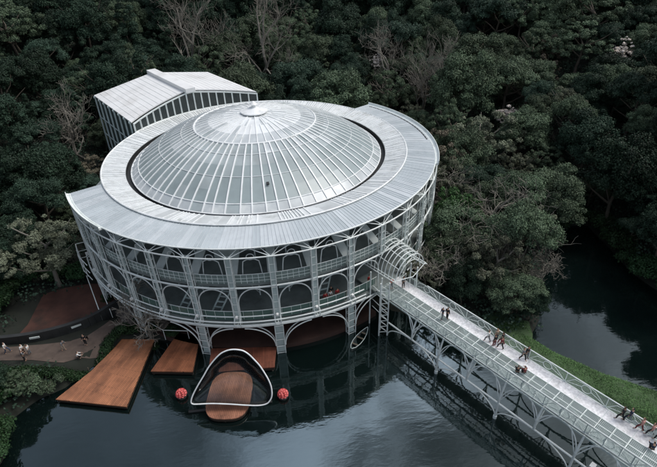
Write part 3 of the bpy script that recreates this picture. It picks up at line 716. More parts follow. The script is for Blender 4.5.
# front skids in the water
mb = MB(); mb.tube([(-10.2, -31.75, .12), (-5.9, -31.95, .12), (-1.6, -32.1, .12)], .16, 7); mb.build('float', M['rubber'], SHL, sh_o)
def buoy(x, y, label, sc=.86):
    e = empty('flower_buoy', (x, y, 0), label, 'buoy', 'red flower buoys beside the floating stage'); e.scale = (sc,)*3; r = random.Random(int(x*10))
    mb = MB(); mb.cur = 0
    k = 0
    for la in range(5):
        th = R(8+la*19); nn = (11, 10, 8, 5, 2)[la]
        for i in range(nn):
            ph = 2*PI*(i+.5*(la % 2))/nn; c = Vector((math.cos(ph)*math.cos(th), math.sin(ph)*math.cos(th), math.sin(th))); t1 = Vector((-math.sin(ph), math.cos(ph), 0)); t2 = c.cross(t1)
            R0 = .52; mb.cur = 0; w = .19
            base = c*(R0*.7); tip = c*(R0+.16)+t2*.02
            pts = [base-t1*w*.5, base-t2*w*.6, base+t1*w*.5, base+t2*w*.6, tip-t1*w, tip-t2*w, tip+t1*w, tip+t2*w]
            pts = [(p.x, p.y, p.z+.42) for p in pts]
            o_ = len(mb.v); mb.add(pts, [(3, 2, 1, 0), (0, 1, 5, 4), (1, 2, 6, 5), (2, 3, 7, 6), (3, 0, 4, 7)])
            mb.cur = 1; q = c*(R0+.06); q = Vector((q.x, q.y, q.z+.42)); mb.add([q, pts[4], pts[5], pts[6], pts[7]], [(0, 1, 2), (0, 2, 3), (0, 3, 4), (0, 4, 1)])
    mb.build('petals', [M['red'], M['pink']], e)
    mb = MB(); mb.tube([(0, 0, -.25), (0, 0, .02), (0, 0, .2)], [.5, .62, .5], 14); mb.build('float', M['rubber'], e)
buoy(-11.1, -29.5, 'red flower shaped ball floating left of the clear stage shell')
buoy(-.4, -31.6, 'red flower shaped ball floating right of the clear stage shell')
def boat():
    e = empty('rowing_boat', (9.35, -25.2, 0), 'small grey rowing boat moored by the right theatre columns', 'boat', rz=R(48))
    sec = [(-1.95, .05, .34), (-1.5, .34, .3), (-.7, .52, .27), (.2, .54, .27), (1.1, .4, .3), (1.8, .16, .36), (2.05, .02, .42)]
    mb = MB(); vs = []
    for x, w, h in sec: vs += [(x, -w, h), (x, -w*.72, -.05), (x, w*.72, -.05), (x, w, h)]
    mb.add(vs, [(4*i+k, 4*i+4+k, 4*i+5+k, 4*i+1+k) for i in range(6) for k in range(3)]); h = mb.build('hull', M['boat'], e); h.modifiers.new('t', 'SOLIDIFY').thickness = .05
    for sg in (-1, 1):
        mb = MB(); mb.tube([(x, sg*w, z+.01) for x, w, z in sec], .04, 5); mb.build('gunwale', M['grey_steel'], e)
    for x, w in ((-1.0, .45), (.2, .5), (1.1, .36)): mb = MB(); mb.box((x, 0, .2), (.12, w, .02)); mb.build('thwart', M['trunk'], e)
boat()
# ------------------------------------------------------------------ left bank: arena floor, dark wall, railings, rocks
ar = oval(-27.2, -13.4, 6.4, 4.2, R(12), 48, 2.2)
zt = 1.35
mb = MB(); mb.prism(ar, .4, zt); mb.build('terrace', mat('terrace_earth', (.075, .032, .022), .85, var=.3, vscale=.6, bump=.3, bscale=4, stain=(.035, .022, .016), sscale=.35), None); tag(bpy.data.objects['terrace'], 'reddish brown earth terrace in a ring of trees left of the theatre', 'terrace')
wall = [(-36.5, -18.6), (-33, -18.9), (-29.5, -19.0), (-26, -18.5), (-23, -17.4), (-20.9, -15.6), (-19.4, -13.4)]
mb = MB()
W_ = cat(wall, 4)[:24]
for i in range(len(W_)-1): mb.bar((*W_[i], 1.5), (*W_[i+1], 1.5), .5, 2.0)
o = mb.build('low_wall', M['dark'], None, (-27, -18.7, 0)); tag(o, 'low black curved wall between the terrace and the tan path', 'wall')
for i, (x, y, a, t) in enumerate([(-28.6, -19.33, .06, 'pale sign plate hung on the black wall near its left end'), (-24.2, -18.22, .42, 'pale sign plate leaning on the black wall near the rocks')]):
    e = MB(); e.box((x, y, 2.0), (.55, .05, .12), a); tag(e.build('sign_plate', M['fin'], None, (x, y, 1.9)), t, 'sign')
hr = empty('stair_handrail', (-23, -13, 1), 'pair of white stair handrails sloping down at the left end of the theatre', 'handrail')
for a, b in (((-24.5, -10.2, 3.6), (-21.7, -16.7, 2.0)), ((-23.5, -10.0, 3.6), (-20.7, -16.1, 2.0))):
    mb = MB(); mb.tube([a, b], .06, 6)
    for t in (.0, .35, .7, 1): p = Vector(a).lerp(Vector(b), t); mb.tube([tuple(p), (p.x, p.y, .8)], .04, 5)
    mb.build('rail', M['white'], hr, (-23, -13, 1))
hr = empty('stair_handrail', (-15, -20, 1), 'single white handrail along the bank under the theatre arches', 'handrail')
mb = MB(); mb.tube([(-16.3, -18.6, 2.0), (-13.7, -20.9, 1.9), (-10.8, -21.6, 1.9)], .05, 6)
for p in ((-16.3, -18.6), (-13.7, -20.9), (-10.8, -21.6)): mb.tube([(*p, .3), (*p, 2.0)], .04, 5)
mb.build('rail', M['white'], hr, (-15, -20, 1))
def rock(x, y, s, label):
    bm = bmesh.new(); bmesh.ops.create_icosphere(bm, subdivisions=3, radius=1); r = random.Random(int(x*31+y*17)); ph = [r.uniform(0, 6) for _ in range(6)]
    for v in bm.verts:
        c = v.co; k = 1+.22*math.sin(c.x*3.1+ph[0])*math.cos(c.y*2.7+ph[1])+.14*math.sin(c.z*5+ph[2]+c.x*4)+.07*math.sin(c.y*9+ph[3]); c *= k; c.z *= .6; c.x *= 1.25
    me = bpy.data.meshes.new('boulder'); bm.to_mesh(me); bm.free(); me.materials.append(M['rock'])
    o = bpy.data.objects.new('boulder', me); COL.objects.link(o); z = float(height([(x, y)])[0]); o.location = (x, y, z+s*.12); o.scale = (s,)*3; o.rotation_euler = (0, 0, r.uniform(0, 6)); tag(o, label, 'rock', 'boulders at the left foot of the theatre')
for x, y, s, t in [(-19.0, -15.2, 1.5, 'largest tan boulder where the path meets the theatre'), (-17.2, -16.0, 1.2, 'tan boulder just under the theatre gallery beside the largest one'), (-18.5, -17.2, .9, 'smaller brown boulder at the edge of the tan path'),
                   (-15.6, -17.6, 1.1, 'brown boulder in shade under the theatre columns'), (-20.6, -14.0, .8, 'small boulder at the end of the black curved wall'), (-13.6, -18.6, .9, 'boulder beside the lone white handrail')]: rock(x, y, s, t)

# ------------------------------------------------------------------ vegetation
LM = {'dark': leaf_mat('leaves_dark', (.021, .040, .025)), 'mid': leaf_mat('leaves_mid', (.068, .097, .058)), 'olive': leaf_mat('leaves_olive', (.110, .124, .084)), 'blue': leaf_mat('leaves_blue_green', (.032, .058, .039)),
      'bright': leaf_mat('leaves_bright', (.055, .125, .045)), 'rust': leaf_mat('leaves_rust', (.125, .110, .080)), 'bloom': leaf_mat('blossom_pale', (.72, .66, .60), .01), 'hedge': leaf_mat('leaves_hedge', (.022, .050, .020))}
def leaves_mesh(name, cen, rad, n, size, m, r, up=.35, elong=1.0):
    """n small leaf quads spread over clumps (cen, rad); each quad faces roughly outward from its clump."""
    cen = np.asarray(cen, float); rad = np.asarray(rad, float); w = rad**2; idx = r.choice(len(cen), n, p=w/w.sum())
    d = r.normal(size=(n, 3)); d /= np.linalg.norm(d, axis=1)[:, None]; d[:, 2] = np.where(d[:, 2] < -.35, -d[:, 2]*.6, d[:, 2])
    rr = rad[idx]*(.62+.42*r.random(n)); rough = 1+.18*np.sin(d[:, 0]*7+idx)*np.cos(d[:, 1]*6+idx*1.7)
    p = cen[idx]+d*(rr*rough)[:, None]*np.array([1, 1, .78])
    nn = d+r.normal(size=(n, 3))*.55+np.array([0, 0, up]); nn /= np.linalg.norm(nn, axis=1)[:, None]
    t = np.cross(nn, r.normal(size=(n, 3))); t /= np.linalg.norm(t, axis=1)[:, None]; b = np.cross(nn, t)
    s = (size*(.6+.8*r.random(n)))[:, None]
    V = np.stack([p-t*s*.5*elong, p+b*s*.42-nn*s*.08, p+t*s*.5*elong, p-b*s*.42-nn*s*.08], 1).reshape(-1, 3)
    me = bpy.data.meshes.new(name); me.vertices.add(4*n); me.vertices.foreach_set('co', V.astype(np.float32).ravel())
    me.loops.add(4*n); me.loops.foreach_set('vertex_index', np.arange(4*n, dtype=np.int32)); me.polygons.add(n)
    me.polygons.foreach_set('loop_start', np.arange(0, 4*n, 4, dtype=np.int32)); me.update(calc_edges=True)
    at = me.attributes.new('tint', 'FLOAT', 'FACE'); ct = r.random(len(cen)); at.data.foreach_set('value', np.clip(.55*ct[idx]+.45*r.random(n), 0, 1).astype(np.float32))
    me.materials.append(m); return me
def limbs(mb, base, h, spread, r, r0, n=5, tips=None):
    trunk = [base]; p = Vector(base)
    for i in range(4): p = p+Vector((r.normal()*.12*h/4, r.normal()*.12*h/4, h/4)); trunk.append(tuple(p))
    mb.tube(trunk, [r0*(1-.14*i) for i in range(5)], 7)
    for i in range(n):
        a = 2*PI*i/n+r.uniform(-.4, .4); k = trunk[2+int(r.integers(0, 3))]; L_ = spread*r.uniform(.6, 1.0); q = Vector(k); pts = [tuple(q)]
        for j in range(3): q = q+Vector((math.cos(a)*L_/3, math.sin(a)*L_/3, L_*(.30+.12*j)*r.uniform(.6, 1.2)/1.6)); a += r.normal()*.25; pts.append(tuple(q))
        mb.tube(pts, [r0*.5, r0*.38, r0*.26, r0*.12], 5)
def bare(mb, p, d, L_, rad, lev, r, up=.25):
    q = Vector(p); d = Vector(d).normalized(); pts = [tuple(q)]; rs = [rad]; k = 4 if lev > 1 else 3
    for i in range(k):
        d = (d+Vector((r.normal(), r.normal(), r.normal()+up*.6))*.22).normalized(); q = q+d*L_/k; pts.append(tuple(q)); rs.append(max(.022, rad*(1-.6*(i+1)/k)))
    mb.tube(pts, rs, 6 if lev > 2 else (4 if lev > 0 else 3), caps=False)
    if lev == 0: return
    for c in range((3, 4, 4, 4)[min(lev, 3)]+(1 if lev == 1 else 0)):
        i = int(r.integers(1 if lev < 3 else 2, k+1)); ax = Vector((r.normal(), r.normal(), r.normal()+up)).normalized(); nd = (d*.75+ax*.85).normalized()
        bare(mb, pts[i], nd, L_*r.uniform(.5, .74), rs[i]*.62, lev-1, r, up)
# crown kinds: list of (name, mesh, trunk mesh, nominal radius, height)
KINDS = {}
def make_kind(key, mk, nvar, R_, H_, shape, nleaf, size, seed, bark='trunk'):
    for v in range(nvar):
        r = np.random.default_rng(seed+v); cen = []; rad = []
        if shape == 'round':
            nb = 85; px1, px2 = r.uniform(0, 6, 2)
            for i in range(nb):
                th = math.acos(1-1.35*r.random()); ph = r.uniform(0, 2*PI); k = r.uniform(.70, 1.0)*(1+.20*math.sin(2*ph+px1)*math.sin(th)+.14*math.cos(3*ph+px2)); cr = R_*min(.36, .09+.13*r.exponential())
                cen.append((math.sin(th)*math.cos(ph)*(R_-cr*.7)*k, math.sin(th)*math.sin(ph)*(R_-cr*.7)*k, H_*.56+math.cos(th)*H_*.40*k-cr*.2)); rad.append(cr)
        elif shape == 'spread':
            for i in range(64):
                a = r.uniform(0, 2*PI); q = R_*math.sqrt(r.random())*(.82+.16*math.sin(2*a+seed+v)); cr = R_*min(.3, .08+.10*r.exponential())
                cen.append((q*math.cos(a), q*math.sin(a), H_*(.86-.28*(q/R_)**2)+r.normal()*H_*.05)); rad.append(cr)
        elif shape == 'tall':
            for i in range(50):
                t = r.random(); a = r.uniform(0, 2*PI); q = R_*(1-t)**.7*r.uniform(.35, .85); cr = R_*r.uniform(.15, .36)*(1-.45*t)
                cen.append((q*math.cos(a), q*math.sin(a), H_*(.25+.70*t))); rad.append(cr)
        elif shape == 'loose':
            for i in range(90):
                a = r.uniform(0, 2*PI); q = R_*r.random()**.6; cr = R_*r.uniform(.06, .16)
                cen.append((q*math.cos(a), q*math.sin(a), H_*(.45+.5*r.random()*(1-.5*(q/R_)**2)))); rad.append(cr)
        elif shape == 'shrub':
            for i in range(14):
                th = math.acos(1-r.random()); ph = r.uniform(0, 2*PI); cr = R_*r.uniform(.3, .5)
                cen.append((math.sin(th)*math.cos(ph)*R_*.65, math.sin(th)*math.sin(ph)*R_*.65, H_*.3+math.cos(th)*H_*.45)); rad.append(cr)
        me = leaves_mesh('crown', cen, rad, nleaf, size, LM[mk], r)
        mb = MB(); limbs(mb, (0, 0, -.6), H_*.62, R_*.95, r, .05*R_+.05, 7 if shape in ('loose', 'spread') else 5)
        tm = bpy.data.meshes.new('trunk'); tm.from_pydata(mb.v, [], mb.f); tm.materials.append(M[bark]); tm.update()
        KINDS.setdefault(key, []).append((me, tm, R_, H_))
make_kind('dark_round', 'dark', 4, 4.6, 10.5, 'round', 40000, .20, 100)
make_kind('mid_round', 'mid', 4, 4.8, 10.0, 'round', 40000, .19, 200)
make_kind('blue_spread', 'blue', 3, 5.2, 11.0, 'spread', 34000, .20, 300)
make_kind('olive_loose', 'olive', 3, 4.6, 9.5, 'loose', 24000, .17, 400, 'pale_bark')
make_kind('green_loose', 'mid', 2, 4.4, 10.5, 'loose', 24000, .17, 450)
make_kind('dark_tall', 'dark', 2, 3.3, 13.0, 'tall', 26000, .20, 500)
make_kind('mid_spread', 'mid', 2, 5.4, 10.5, 'spread', 34000, .20, 550)
make_kind('rust', 'rust', 2, 3.6, 8.0, 'loose', 13000, .18, 600, 'pale_bark')
make_kind('bright', 'bright', 1, 3.4, 8.0, 'round', 17000, .22, 650)
make_kind('bloom', 'bloom', 2, 3.0, 9.0, 'loose', 5000, .27, 700, 'pale_bark')
make_kind('shrub', 'hedge', 3, 1.5, 1.9, 'shrub', 3000, .17, 750)
make_kind('shrub_pale', 'mid', 2, 1.5, 2.0, 'shrub', 2600, .17, 780, 'pale_bark')
DESC = {'green_loose': 'airy green tree', 'dark_round': 'dark rounded evergreen tree', 'mid_round': 'mid green full crowned tree', 'blue_spread': 'wide blue green tree', 'olive_loose': 'loose olive grey tree',
        'dark_tall': 'tall narrow dark tree', 'mid_spread': 'broad mid green tree', 'rust': 'brownish thin leaved tree', 'bright': 'bright fresh green tree', 'bloom': 'tree covered in pale blossom', 'shrub': 'dark green bush', 'shrub_pale': 'mid green bush'}
NAME = {'green_loose': 'open_tree', 'dark_round': 'evergreen_tree', 'mid_round': 'leafy_tree', 'blue_spread': 'spreading_tree', 'olive_loose': 'open_tree', 'dark_tall': 'tall_tree', 'mid_spread': 'spreading_tree', 'rust': 'brown_tree', 'bright': 'leafy_tree', 'bloom': 'flowering_tree', 'shrub': 'bush', 'shrub_pale': 'bush'}
used = {}
def plant(key, x, y, s=1.0, label=None, group=None, z=None, rz=None, sz=None, var=None):
    vs = KINDS[key]; k = used.get(key, 0); used[key] = k+1; me, tm, r_, h_ = vs[(k if var is None else var) % len(vs)]
    z = float(height([(x, y)])[0]) if z is None else z; nm = NAME[key]
    e = empty(nm, (x, y, z), label, 'bush' if 'shrub' in key else 'tree', group, rng.uniform(0, 2*PI) if rz is None else rz); e.scale = (s, s, s*(sz or rng.uniform(.82, 1.32)))
    for n_, m_ in (('trunk', tm), ('crown', me)):
        o = bpy.data.objects.new(n_ if 'shrub' not in key or n_ == 'crown' else 'stem', m_); COL.objects.link(o); o.parent = e
    return e
def bare_tree(x, y, h, seed, label, lev=3, up=.25, lean=(0, 0), name='bare_tree', twigs=True, spread=1.0, z=None):
    r = np.random.default_rng(seed); z = float(height([(x, y)])[0]) if z is None else z
    e = empty(name, (x, y, z), label, 'tree'); mb = MB(); tr = [(0, 0, -.5)]; q = Vector((0, 0, -.5))
    for i in range(5): q = q+Vector((lean[0]*h*.1+r.normal()*.03*h, lean[1]*h*.1+r.normal()*.03*h, h*.1)); tr.append(tuple(q))
    r0 = .020*h; mb.tube(tr, [r0*(1-.09*i) for i in range(6)], 8); mb.build('trunk', M['pale_bark'], e)
    mb = MB()
    for i in range(6 if twigs else 4):
        a = 2*PI*i/6+r.uniform(-.3, .3); b = tr[2+int(r.integers(0, 4))]
        bare(mb, b, (math.cos(a)*spread, math.sin(a)*spread, .75), h*.36, r0*.62, lev, r, up)
    bare(mb, tr[-1], (lean[0], lean[1], 1), h*.36, r0*.6, lev, r, up)
    mb.build('branches', M['pale_bark'], e); return e
# --- single trees one can pick out
FE = []   # (x, y, clear radius)
def feat(key, x, y, s, label, **k): plant(key, x, y, s, label, **k); FE.append((x, y, 3.2*s))
def at(px, py, dz_):   # ground point whose canopy height dz_ lies on the sight line of a pixel of the 657 px wide photograph
    d = ((px-328.5)/474.22)*CR-((py-233.5)/474.22)*CU+CW; t = 40.0
    while t < 400:
        q = CAM+d*t
        if q[2] < float(height([(q[0], q[1])])[0])+dz_: break
        t += .4
    return float(q[0]), float(q[1])
def bt(px, py, dz_, h, seed, label, clear=3.0, **k):
    x, y = at(px, py, dz_); bare_tree(x, y, h, seed, label, **k); FE.append((x, y, clear))
bt(183, 28, 15, 24, 11, 'tall bare pale trunk high on the slope above the stage house', 5, lev=3, up=.6, spread=.7)
bt(256, 32, 15, 25, 12, 'largest bare spreading tree on the slope behind the dome', 6, lev=3, up=.5, spread=.8)
bt(376, 58, 11, 17, 13, 'small bare tree with upright twigs behind the right roof edge', 4, lev=3, up=.5)
bt(70, 118, 9, 14, 14, 'bare pale branching tree left of the stage house', 4.5, lev=3, up=.35, spread=1.2)
bt(425, 68, 12, 16, 20, 'grey brown bare tree of fine upright twigs at the top of the right grove', 3.5, lev=3, up=.8, spread=.55)
bt(447, 62, 12, 15, 21, 'grey bare tree leaning over the right grove, second of the fine twig pair', 3.5, lev=3, up=.8, spread=.55)
bt(505, 208, 10, 14, 30, 'big bare sprawling tree of pale twisted branches on the right point', 5, lev=3, up=-.05, spread=1.9)
bt(478, 205, 8.5, 11.5, 31, 'smaller bare tangled tree between the bright green tree and the sprawling one', 3, lev=3, up=.0, spread=1.5)
bt(455, 178, 9, 12, 35, 'grey bare tree close to the right edge of the theatre roof', 3, lev=3, up=.1, spread=1.3)
bt(438, 262, 5.0, 8, 32, 'pale tangle of bare branches beside the entrance canopy', 2, lev=3, up=.1, spread=1.0)
bare_tree(-15.6, -20.2, 7.6, 33, 'grey spiky leafless bush growing in front of the left theatre arches', lev=3, up=.35, spread=1.3, name='bare_bush')
bare_tree(34.0, -21.0, 6.0, 34, 'thin bare branches hanging over the pond at the tip of the right point', lev=3, up=-.1, spread=1.6)
for k, px, py, dz_, sc, t in [('bloom', 629, 28, 10.5, .9, 'pale blossom tree high in the upper right of the forest'), ('bloom', 513, 90, 9, .8, 'pale blossom tree poking out above the middle of the right grove'), ('bloom', 379, 41, 9, .7, 'small pale blossom tree behind the dome on the far slope'),
                              ('bright', 456, 207, 6.5, 1.0, 'bright fresh green tree close to the right side of the theatre'), ('rust', 440, 160, 7, 1.3, 'grey brown thin leaved tree touching the right roof edge'), ('rust', 545, 60, 8, 1.0, 'brownish thin leaved tree in the middle of the right forest'),
                              ('rust', 88, 160, 7, 1.1, 'brown leaved tree just left of the theatre ring'), ('olive_loose', 38, 235, 8.5, 1.25, 'tall open tree with several bare stems beside the reddish terrace')]:
    x, y = at(px, py, dz_); feat(k, x, y, sc, t)
for x, y, s, k, t in [(19.5, -19.2, .62, 'olive_loose', 'loose grey green tree closest to the entrance canopy'), (23.5, -17.5, .85, 'mid_round', 'leafy tree on the bank just behind the far bridge railing near the canopy'), (27.0, -22.0, .9, 'olive_loose', 'loose olive tree on the bank halfway along the right point'),
                      (28.0, -25.6, .68, 'mid_round', 'leafy tree at the waterside tip of the right point nearest the bridge'), (31.2, -19.8, .9, 'mid_spread', 'broad leafy tree overhanging the pond from the right point'), (25.6, -13.5, .95, 'mid_round', 'full crowned tree in the middle of the right point'),
                      (35.0, -15.0, .9, 'olive_loose', 'loose tree on the pond shore beside the sprawling bare tree'), (37.5, -9.0, .95, 'mid_round', 'rounded tree at the head of the pond on its near shore'), (28.6, -1.5, .95, 'olive_loose', 'olive tree growing against the right side of the theatre'),
                      (33, 3.5, 1.05, 'mid_round', 'large rounded tree behind the sprawling bare tree'), (23.0, -22.9, .55, 'dark_round', 'small dark tree low on the bank beside the bridge railing'), (30.0, -27.0, .38, 'dark_round', 'smallest dark tree at the water edge where the grass bank begins')]:
    feat(k, x, y, s, t)
# --- forest
def region(x, y, px, py):
    if x < -24 and y < 6: return 'on the left bank'
    if px < 300 and y < 45: return 'left of the stage house'
    if px < 420: return 'on the dark slope above the stage house'
    if px < 640 and y > 30: return 'on the slope behind the dome'
    if x > 44 and y < 6: return 'on the far shore of the pond'
    if py < 150: return 'high in the upper right of the forest'
    return 'in the grove right of the theatre'
pts = []; cand = rng.uniform((-125, -45), (165, 128), (60000, 2))
hc = height(cand); dl = lake_dist(cand)
px, py, pz = proj(np.column_stack([cand, hc+7]))
ok = ((dl > 2.2) | ((dl > .7) & (cand[:, 0] > 42))) & (px > -110) & ((px < 1135) | ((cand[:, 0] < 88) & (cand[:, 1] < 8) & (cand[:, 1] > -45))) & (py > -130) & (py < 700) & (pz > 20)
rad_ = np.hypot(cand[:, 0], cand[:, 1]); ok &= rad_ > 30.2
aa = cand@np.array([AX.x, AX.y]); bb = cand@np.array([PX.x, PX.y]); ok &= ~((aa > 10) & (aa < 41.5) & (np.abs(bb) < 15))
tt = ((cand[:, 0]+27.2)/8.8)**2+((cand[:, 1]+13.4)/6.6)**2; ok &= tt > 1
ok &= ~((cand[:, 0] < -15) & (cand[:, 1] < -9.5) & (cand[:, 0] > -60)) & ~((cand[:, 1] < -25) & (cand[:, 0] < 45))
ok &= ~((np.hypot(cand[:, 0]-42, cand[:, 1]-38) < 9) & False)
cells = {}
nfor = 0; kinds_list = []
for i in np.nonzero(ok)[0]:
    x, y = cand[i]; dist_ = math.hypot(x, y+65); s = float(np.clip(.78+.0046*(dist_-60)+rng.normal()*.27, .45, 1.9)); sep = 5.2*s
    if any((x-a)**2+(y-b)**2 < ((sep+c)*.5)**2 for a, b, c in pts): continue
    if any((x-a)**2+(y-b)**2 < (2.6*s+c*.75)**2 for a, b, c in FE): continue
    if hc[i]+7 > 55: continue
    pts.append((x, y, sep)); nfor += 1
    u = rng.random(); grove = px[i] > 560 and px[i] < 900 and py[i] > 60
    if px[i] < 330: k = 'dark_round' if u < .42 else 'blue_spread' if u < .62 else 'dark_tall' if u < .78 else 'mid_round' if u < .86 else 'green_loose'
    elif grove: k = 'mid_round' if u < .33 else 'olive_loose' if u < .44 else 'green_loose' if u < .58 else 'mid_spread' if u < .76 else 'blue_spread' if u < .88 else 'dark_round' if u < .95 else 'rust'
    else: k = 'dark_round' if u < .34 else 'blue_spread' if u < .54 else 'mid_round' if u < .72 else 'mid_spread' if u < .84 else 'dark_tall' if u < .92 else 'green_loose'
    rg = region(x, y, px[i], py[i]); sz = 'small ' if s < .72 else 'big ' if s > 1.05 else ''
    plant(k, x, y, s, sz+DESC[k]+' '+rg, group=DESC[k].split(' with')[0]+'s '+rg)
print('forest trees', nfor)
# --- bushes: undergrowth in the gaps, bank and hedge
def under():
    r = np.random.default_rng(5); c = r.uniform((-80, -42), (130, 125), (21000, 2)); d_ = lake_dist(c); q = np.hypot(c[:, 0], c[:, 1])
    a_ = c@np.array([AX.x, AX.y]); b_ = c@np.array([PX.x, PX.y])
    k = (d_ > .3) & (q > 27.2) & ~((a_ > 10) & (a_ < 38.5) & (np.abs(b_) < 12)) & ~((c[:, 0] < -17) & (c[:, 1] < -16.0) & (c[:, 1] > -24.2) & (c[:, 0] > -40)) & ((c[:, 0]+27.2)**2/36+(c[:, 1]+13.4)**2/15 > 1)
    c = c[k]; z = height(c)+.25; me = leaves_mesh('undergrowth', np.column_stack([c, z]), np.full(len(c), 1.6)*r.uniform(.5, 1.2, len(c)), 420000, .34, LM['blue'], r)
    o = bpy.data.objects.new('undergrowth', me); COL.objects.link(o); o['kind'] = 'stuff'
under()
HG = [(-30.5, -23.6), (-28, -24.1), (-25.4, -24.8), (-23, -24.9), (-21.3, -24.2), (-20.7, -22.7), (-20.3, -21.2), (-19.2, -19.6), (-17.6, -18.9), (-15.8, -19.3)]
r = np.random.default_rng(9); cen = []; hr_ = []
HW = cat(HG, 8)[:73]
for q in HW:
    z = float(height([tuple(q)])[0]); cen.append((q[0]+r.normal()*.08, q[1]+r.normal()*.08, z+.45)); hr_.append(.72*r.uniform(.85, 1.1))
e = empty('hedge', (-22, -24, 1), 'clipped dark green hedge curving along the path behind the largest deck', 'hedge')
me = leaves_mesh('foliage', np.array(cen)-np.array([-22, -24, 1]), hr_, 16000, .15, LM['hedge'], r); o = bpy.data.objects.new('foliage', me); COL.objects.link(o); o.parent = e
mb = MB()
for q in HW[::6]: mb.tube([(q[0]+22, q[1]+24, -.8), (q[0]+22, q[1]+24, .1)], .05, 5)
mb.build('stems', M['trunk'], e)
bushes = [(-29.4, -27.2, 1.15, 'shrub'), (-31.5, -26.2, 1.4, 'shrub'), (-27.2, -26.6, 1.05, 'shrub_pale'), (-33.8, -25.5, 1.5, 'shrub'), (-30.8, -28.6, 1.2, 'shrub_pale'), (-25.6, -26.4, .75, 'shrub_pale'), (-33.0, -28.3, 1.6, 'shrub'), (-28.6, -25.0, .9, 'shrub'), (-35.5, -27.5, 1.7, 'shrub'), (-24.2, -25.4, .55, 'shrub_pale'), (-31.2, -30.6, 1.2, 'shrub'), (-36.5, -24, 1.3, 'shrub')]
for i, (x, y, s, k) in enumerate(bushes):
    plant(k, x, y, s, DESC[k]+' on the lower left bank between the path and the water', 'bushes on the lower left bank', z=max(.1, float(height([(x, y)])[0])))
for x, y, s, t in [(-14.9, -21.4, .6, 'dark green bush squeezed between the two largest decks'), (-12.8, -20.2, .7, 'dark green bush under the left theatre arches'), (-16.8, -17.2, .8, 'dark green bush behind the spiky leafless bush'), (-21.8, -12.4, .9, 'dark green bush at the foot of the white stair handrails')]: plant('shrub', x, y, s, t)
for x, y, s, k, t in [(-30.2, -26.6, .50, 'dark_round', 'small dark tree on the lower left bank in front of the path'), (-33.6, -27.0, .58, 'dark_round', 'dark tree at the lower left picture edge'), (-27.6, -27.0, .36, 'green_loose', 'small airy tree at the water left of the largest deck'),
                      (-30.4, -30.6, .46, 'dark_round', 'small dark tree leaning over the water in the lower left corner'), (-33.5, -32, .6, 'dark_round', 'dark bushy tree in the lower left corner behind the leaning one'), (-30.5, -35, .5, 'dark_round', 'lowest dark tree in the lower left corner')]+[]:
    plant(k, x, y, s, t, z=max(.1, float(height([(x, y)])[0])))
for i, (x, y, s) in enumerate([(50.5, -6.8, 1.4), (51.6, -9.5, 1.5), (51.2, -12.5, 1.3), (51.0, -15.5, 1.6), (50.6, -18.2, 1.4), (50.2, -21, 1.5), (50.6, -24, 1.3), (51.2, -26.8, 1.6), (52.2, -29.5, 1.5), (53.6, -32.5, 1.6), (55, -35.5, 1.5), (53.4, -14, 1.9), (53, -22, 1.9), (53.6, -26, 2.0), (48.4, -5.4, 1.3), (45.8, -7.6, 1.2), (43.2, -9.6, 1.2)]):
    plant('shrub', x, y, s, 'dark green bush overhanging the far shore of the pond', 'bushes along the far shore of the pond', z=.15)
for x, y, s in [(-28.6, -31.5, 1.2), (-28.3, -34.2, 1.3), (-28.9, -37, 1.4), (-29.4, -33, 1.2), (-30.2, -29.2, 1.1), (-32, -30, 1.3)]: plant('shrub', x, y, s, 'dark green bush overhanging the water in the lower left corner', 'waterside bushes in the lower left corner', z=.1)
for x, y, s in [(-34.8, -9.5, 1.5), (-33.0, -7.0, 1.4), (-30, -6.8, 1.3), (-26.8, -6.9, 1.2), (-35.5, -12.5, 1.5), (-36, -15.5, 1.6)]: plant('shrub', x, y, s, 'dark green bush at the back rim of the reddish terrace', 'bushes around the reddish terrace')
# grass on the berm
def blades():
    r = np.random.default_rng(3); c = r.uniform((25, -60), (62, -27), (260000, 2)); b = berm_dist(c); c = c[b < 3.0+.25*r.normal(size=len(b))]; z = height(c); k = z > .05; c = c[k]; z = z[k]; n = len(c)
    a = r.uniform(0, 2*PI, n); w = .03+.02*r.random(n); h = .03+.09*r.random(n)**2; t = np.stack([np.cos(a), np.sin(a), 0*a], 1)*w[:, None]; p = np.column_stack([c, z-.02])
    l = np.column_stack([r.normal(size=(n, 2))*.1, h]); V = np.stack([p-t, p+t, p+l+t*.3, p+l-t*.3], 1).reshape(-1, 3)
    me = bpy.data.meshes.new('grass'); me.vertices.add(4*n); me.vertices.foreach_set('co', V.astype(np.float32).ravel()); me.loops.add(4*n); me.loops.foreach_set('vertex_index', np.arange(4*n, dtype=np.int32))
    me.polygons.add(n); me.polygons.foreach_set('loop_start', np.arange(0, 4*n, 4, dtype=np.int32)); me.update(calc_edges=True)
    at = me.attributes.new('tint', 'FLOAT', 'FACE'); at.data.foreach_set('value', np.clip(r.random(n)*.7+.15*np.sin(c[:, 0]*1.3)+.15, 0, 1).astype(np.float32)); me.materials.append(leaf_mat('grass_blades', (.066, .125, .045)))
    o = bpy.data.objects.new('grass', me); COL.objects.link(o); o['kind'] = 'stuff'
blades()

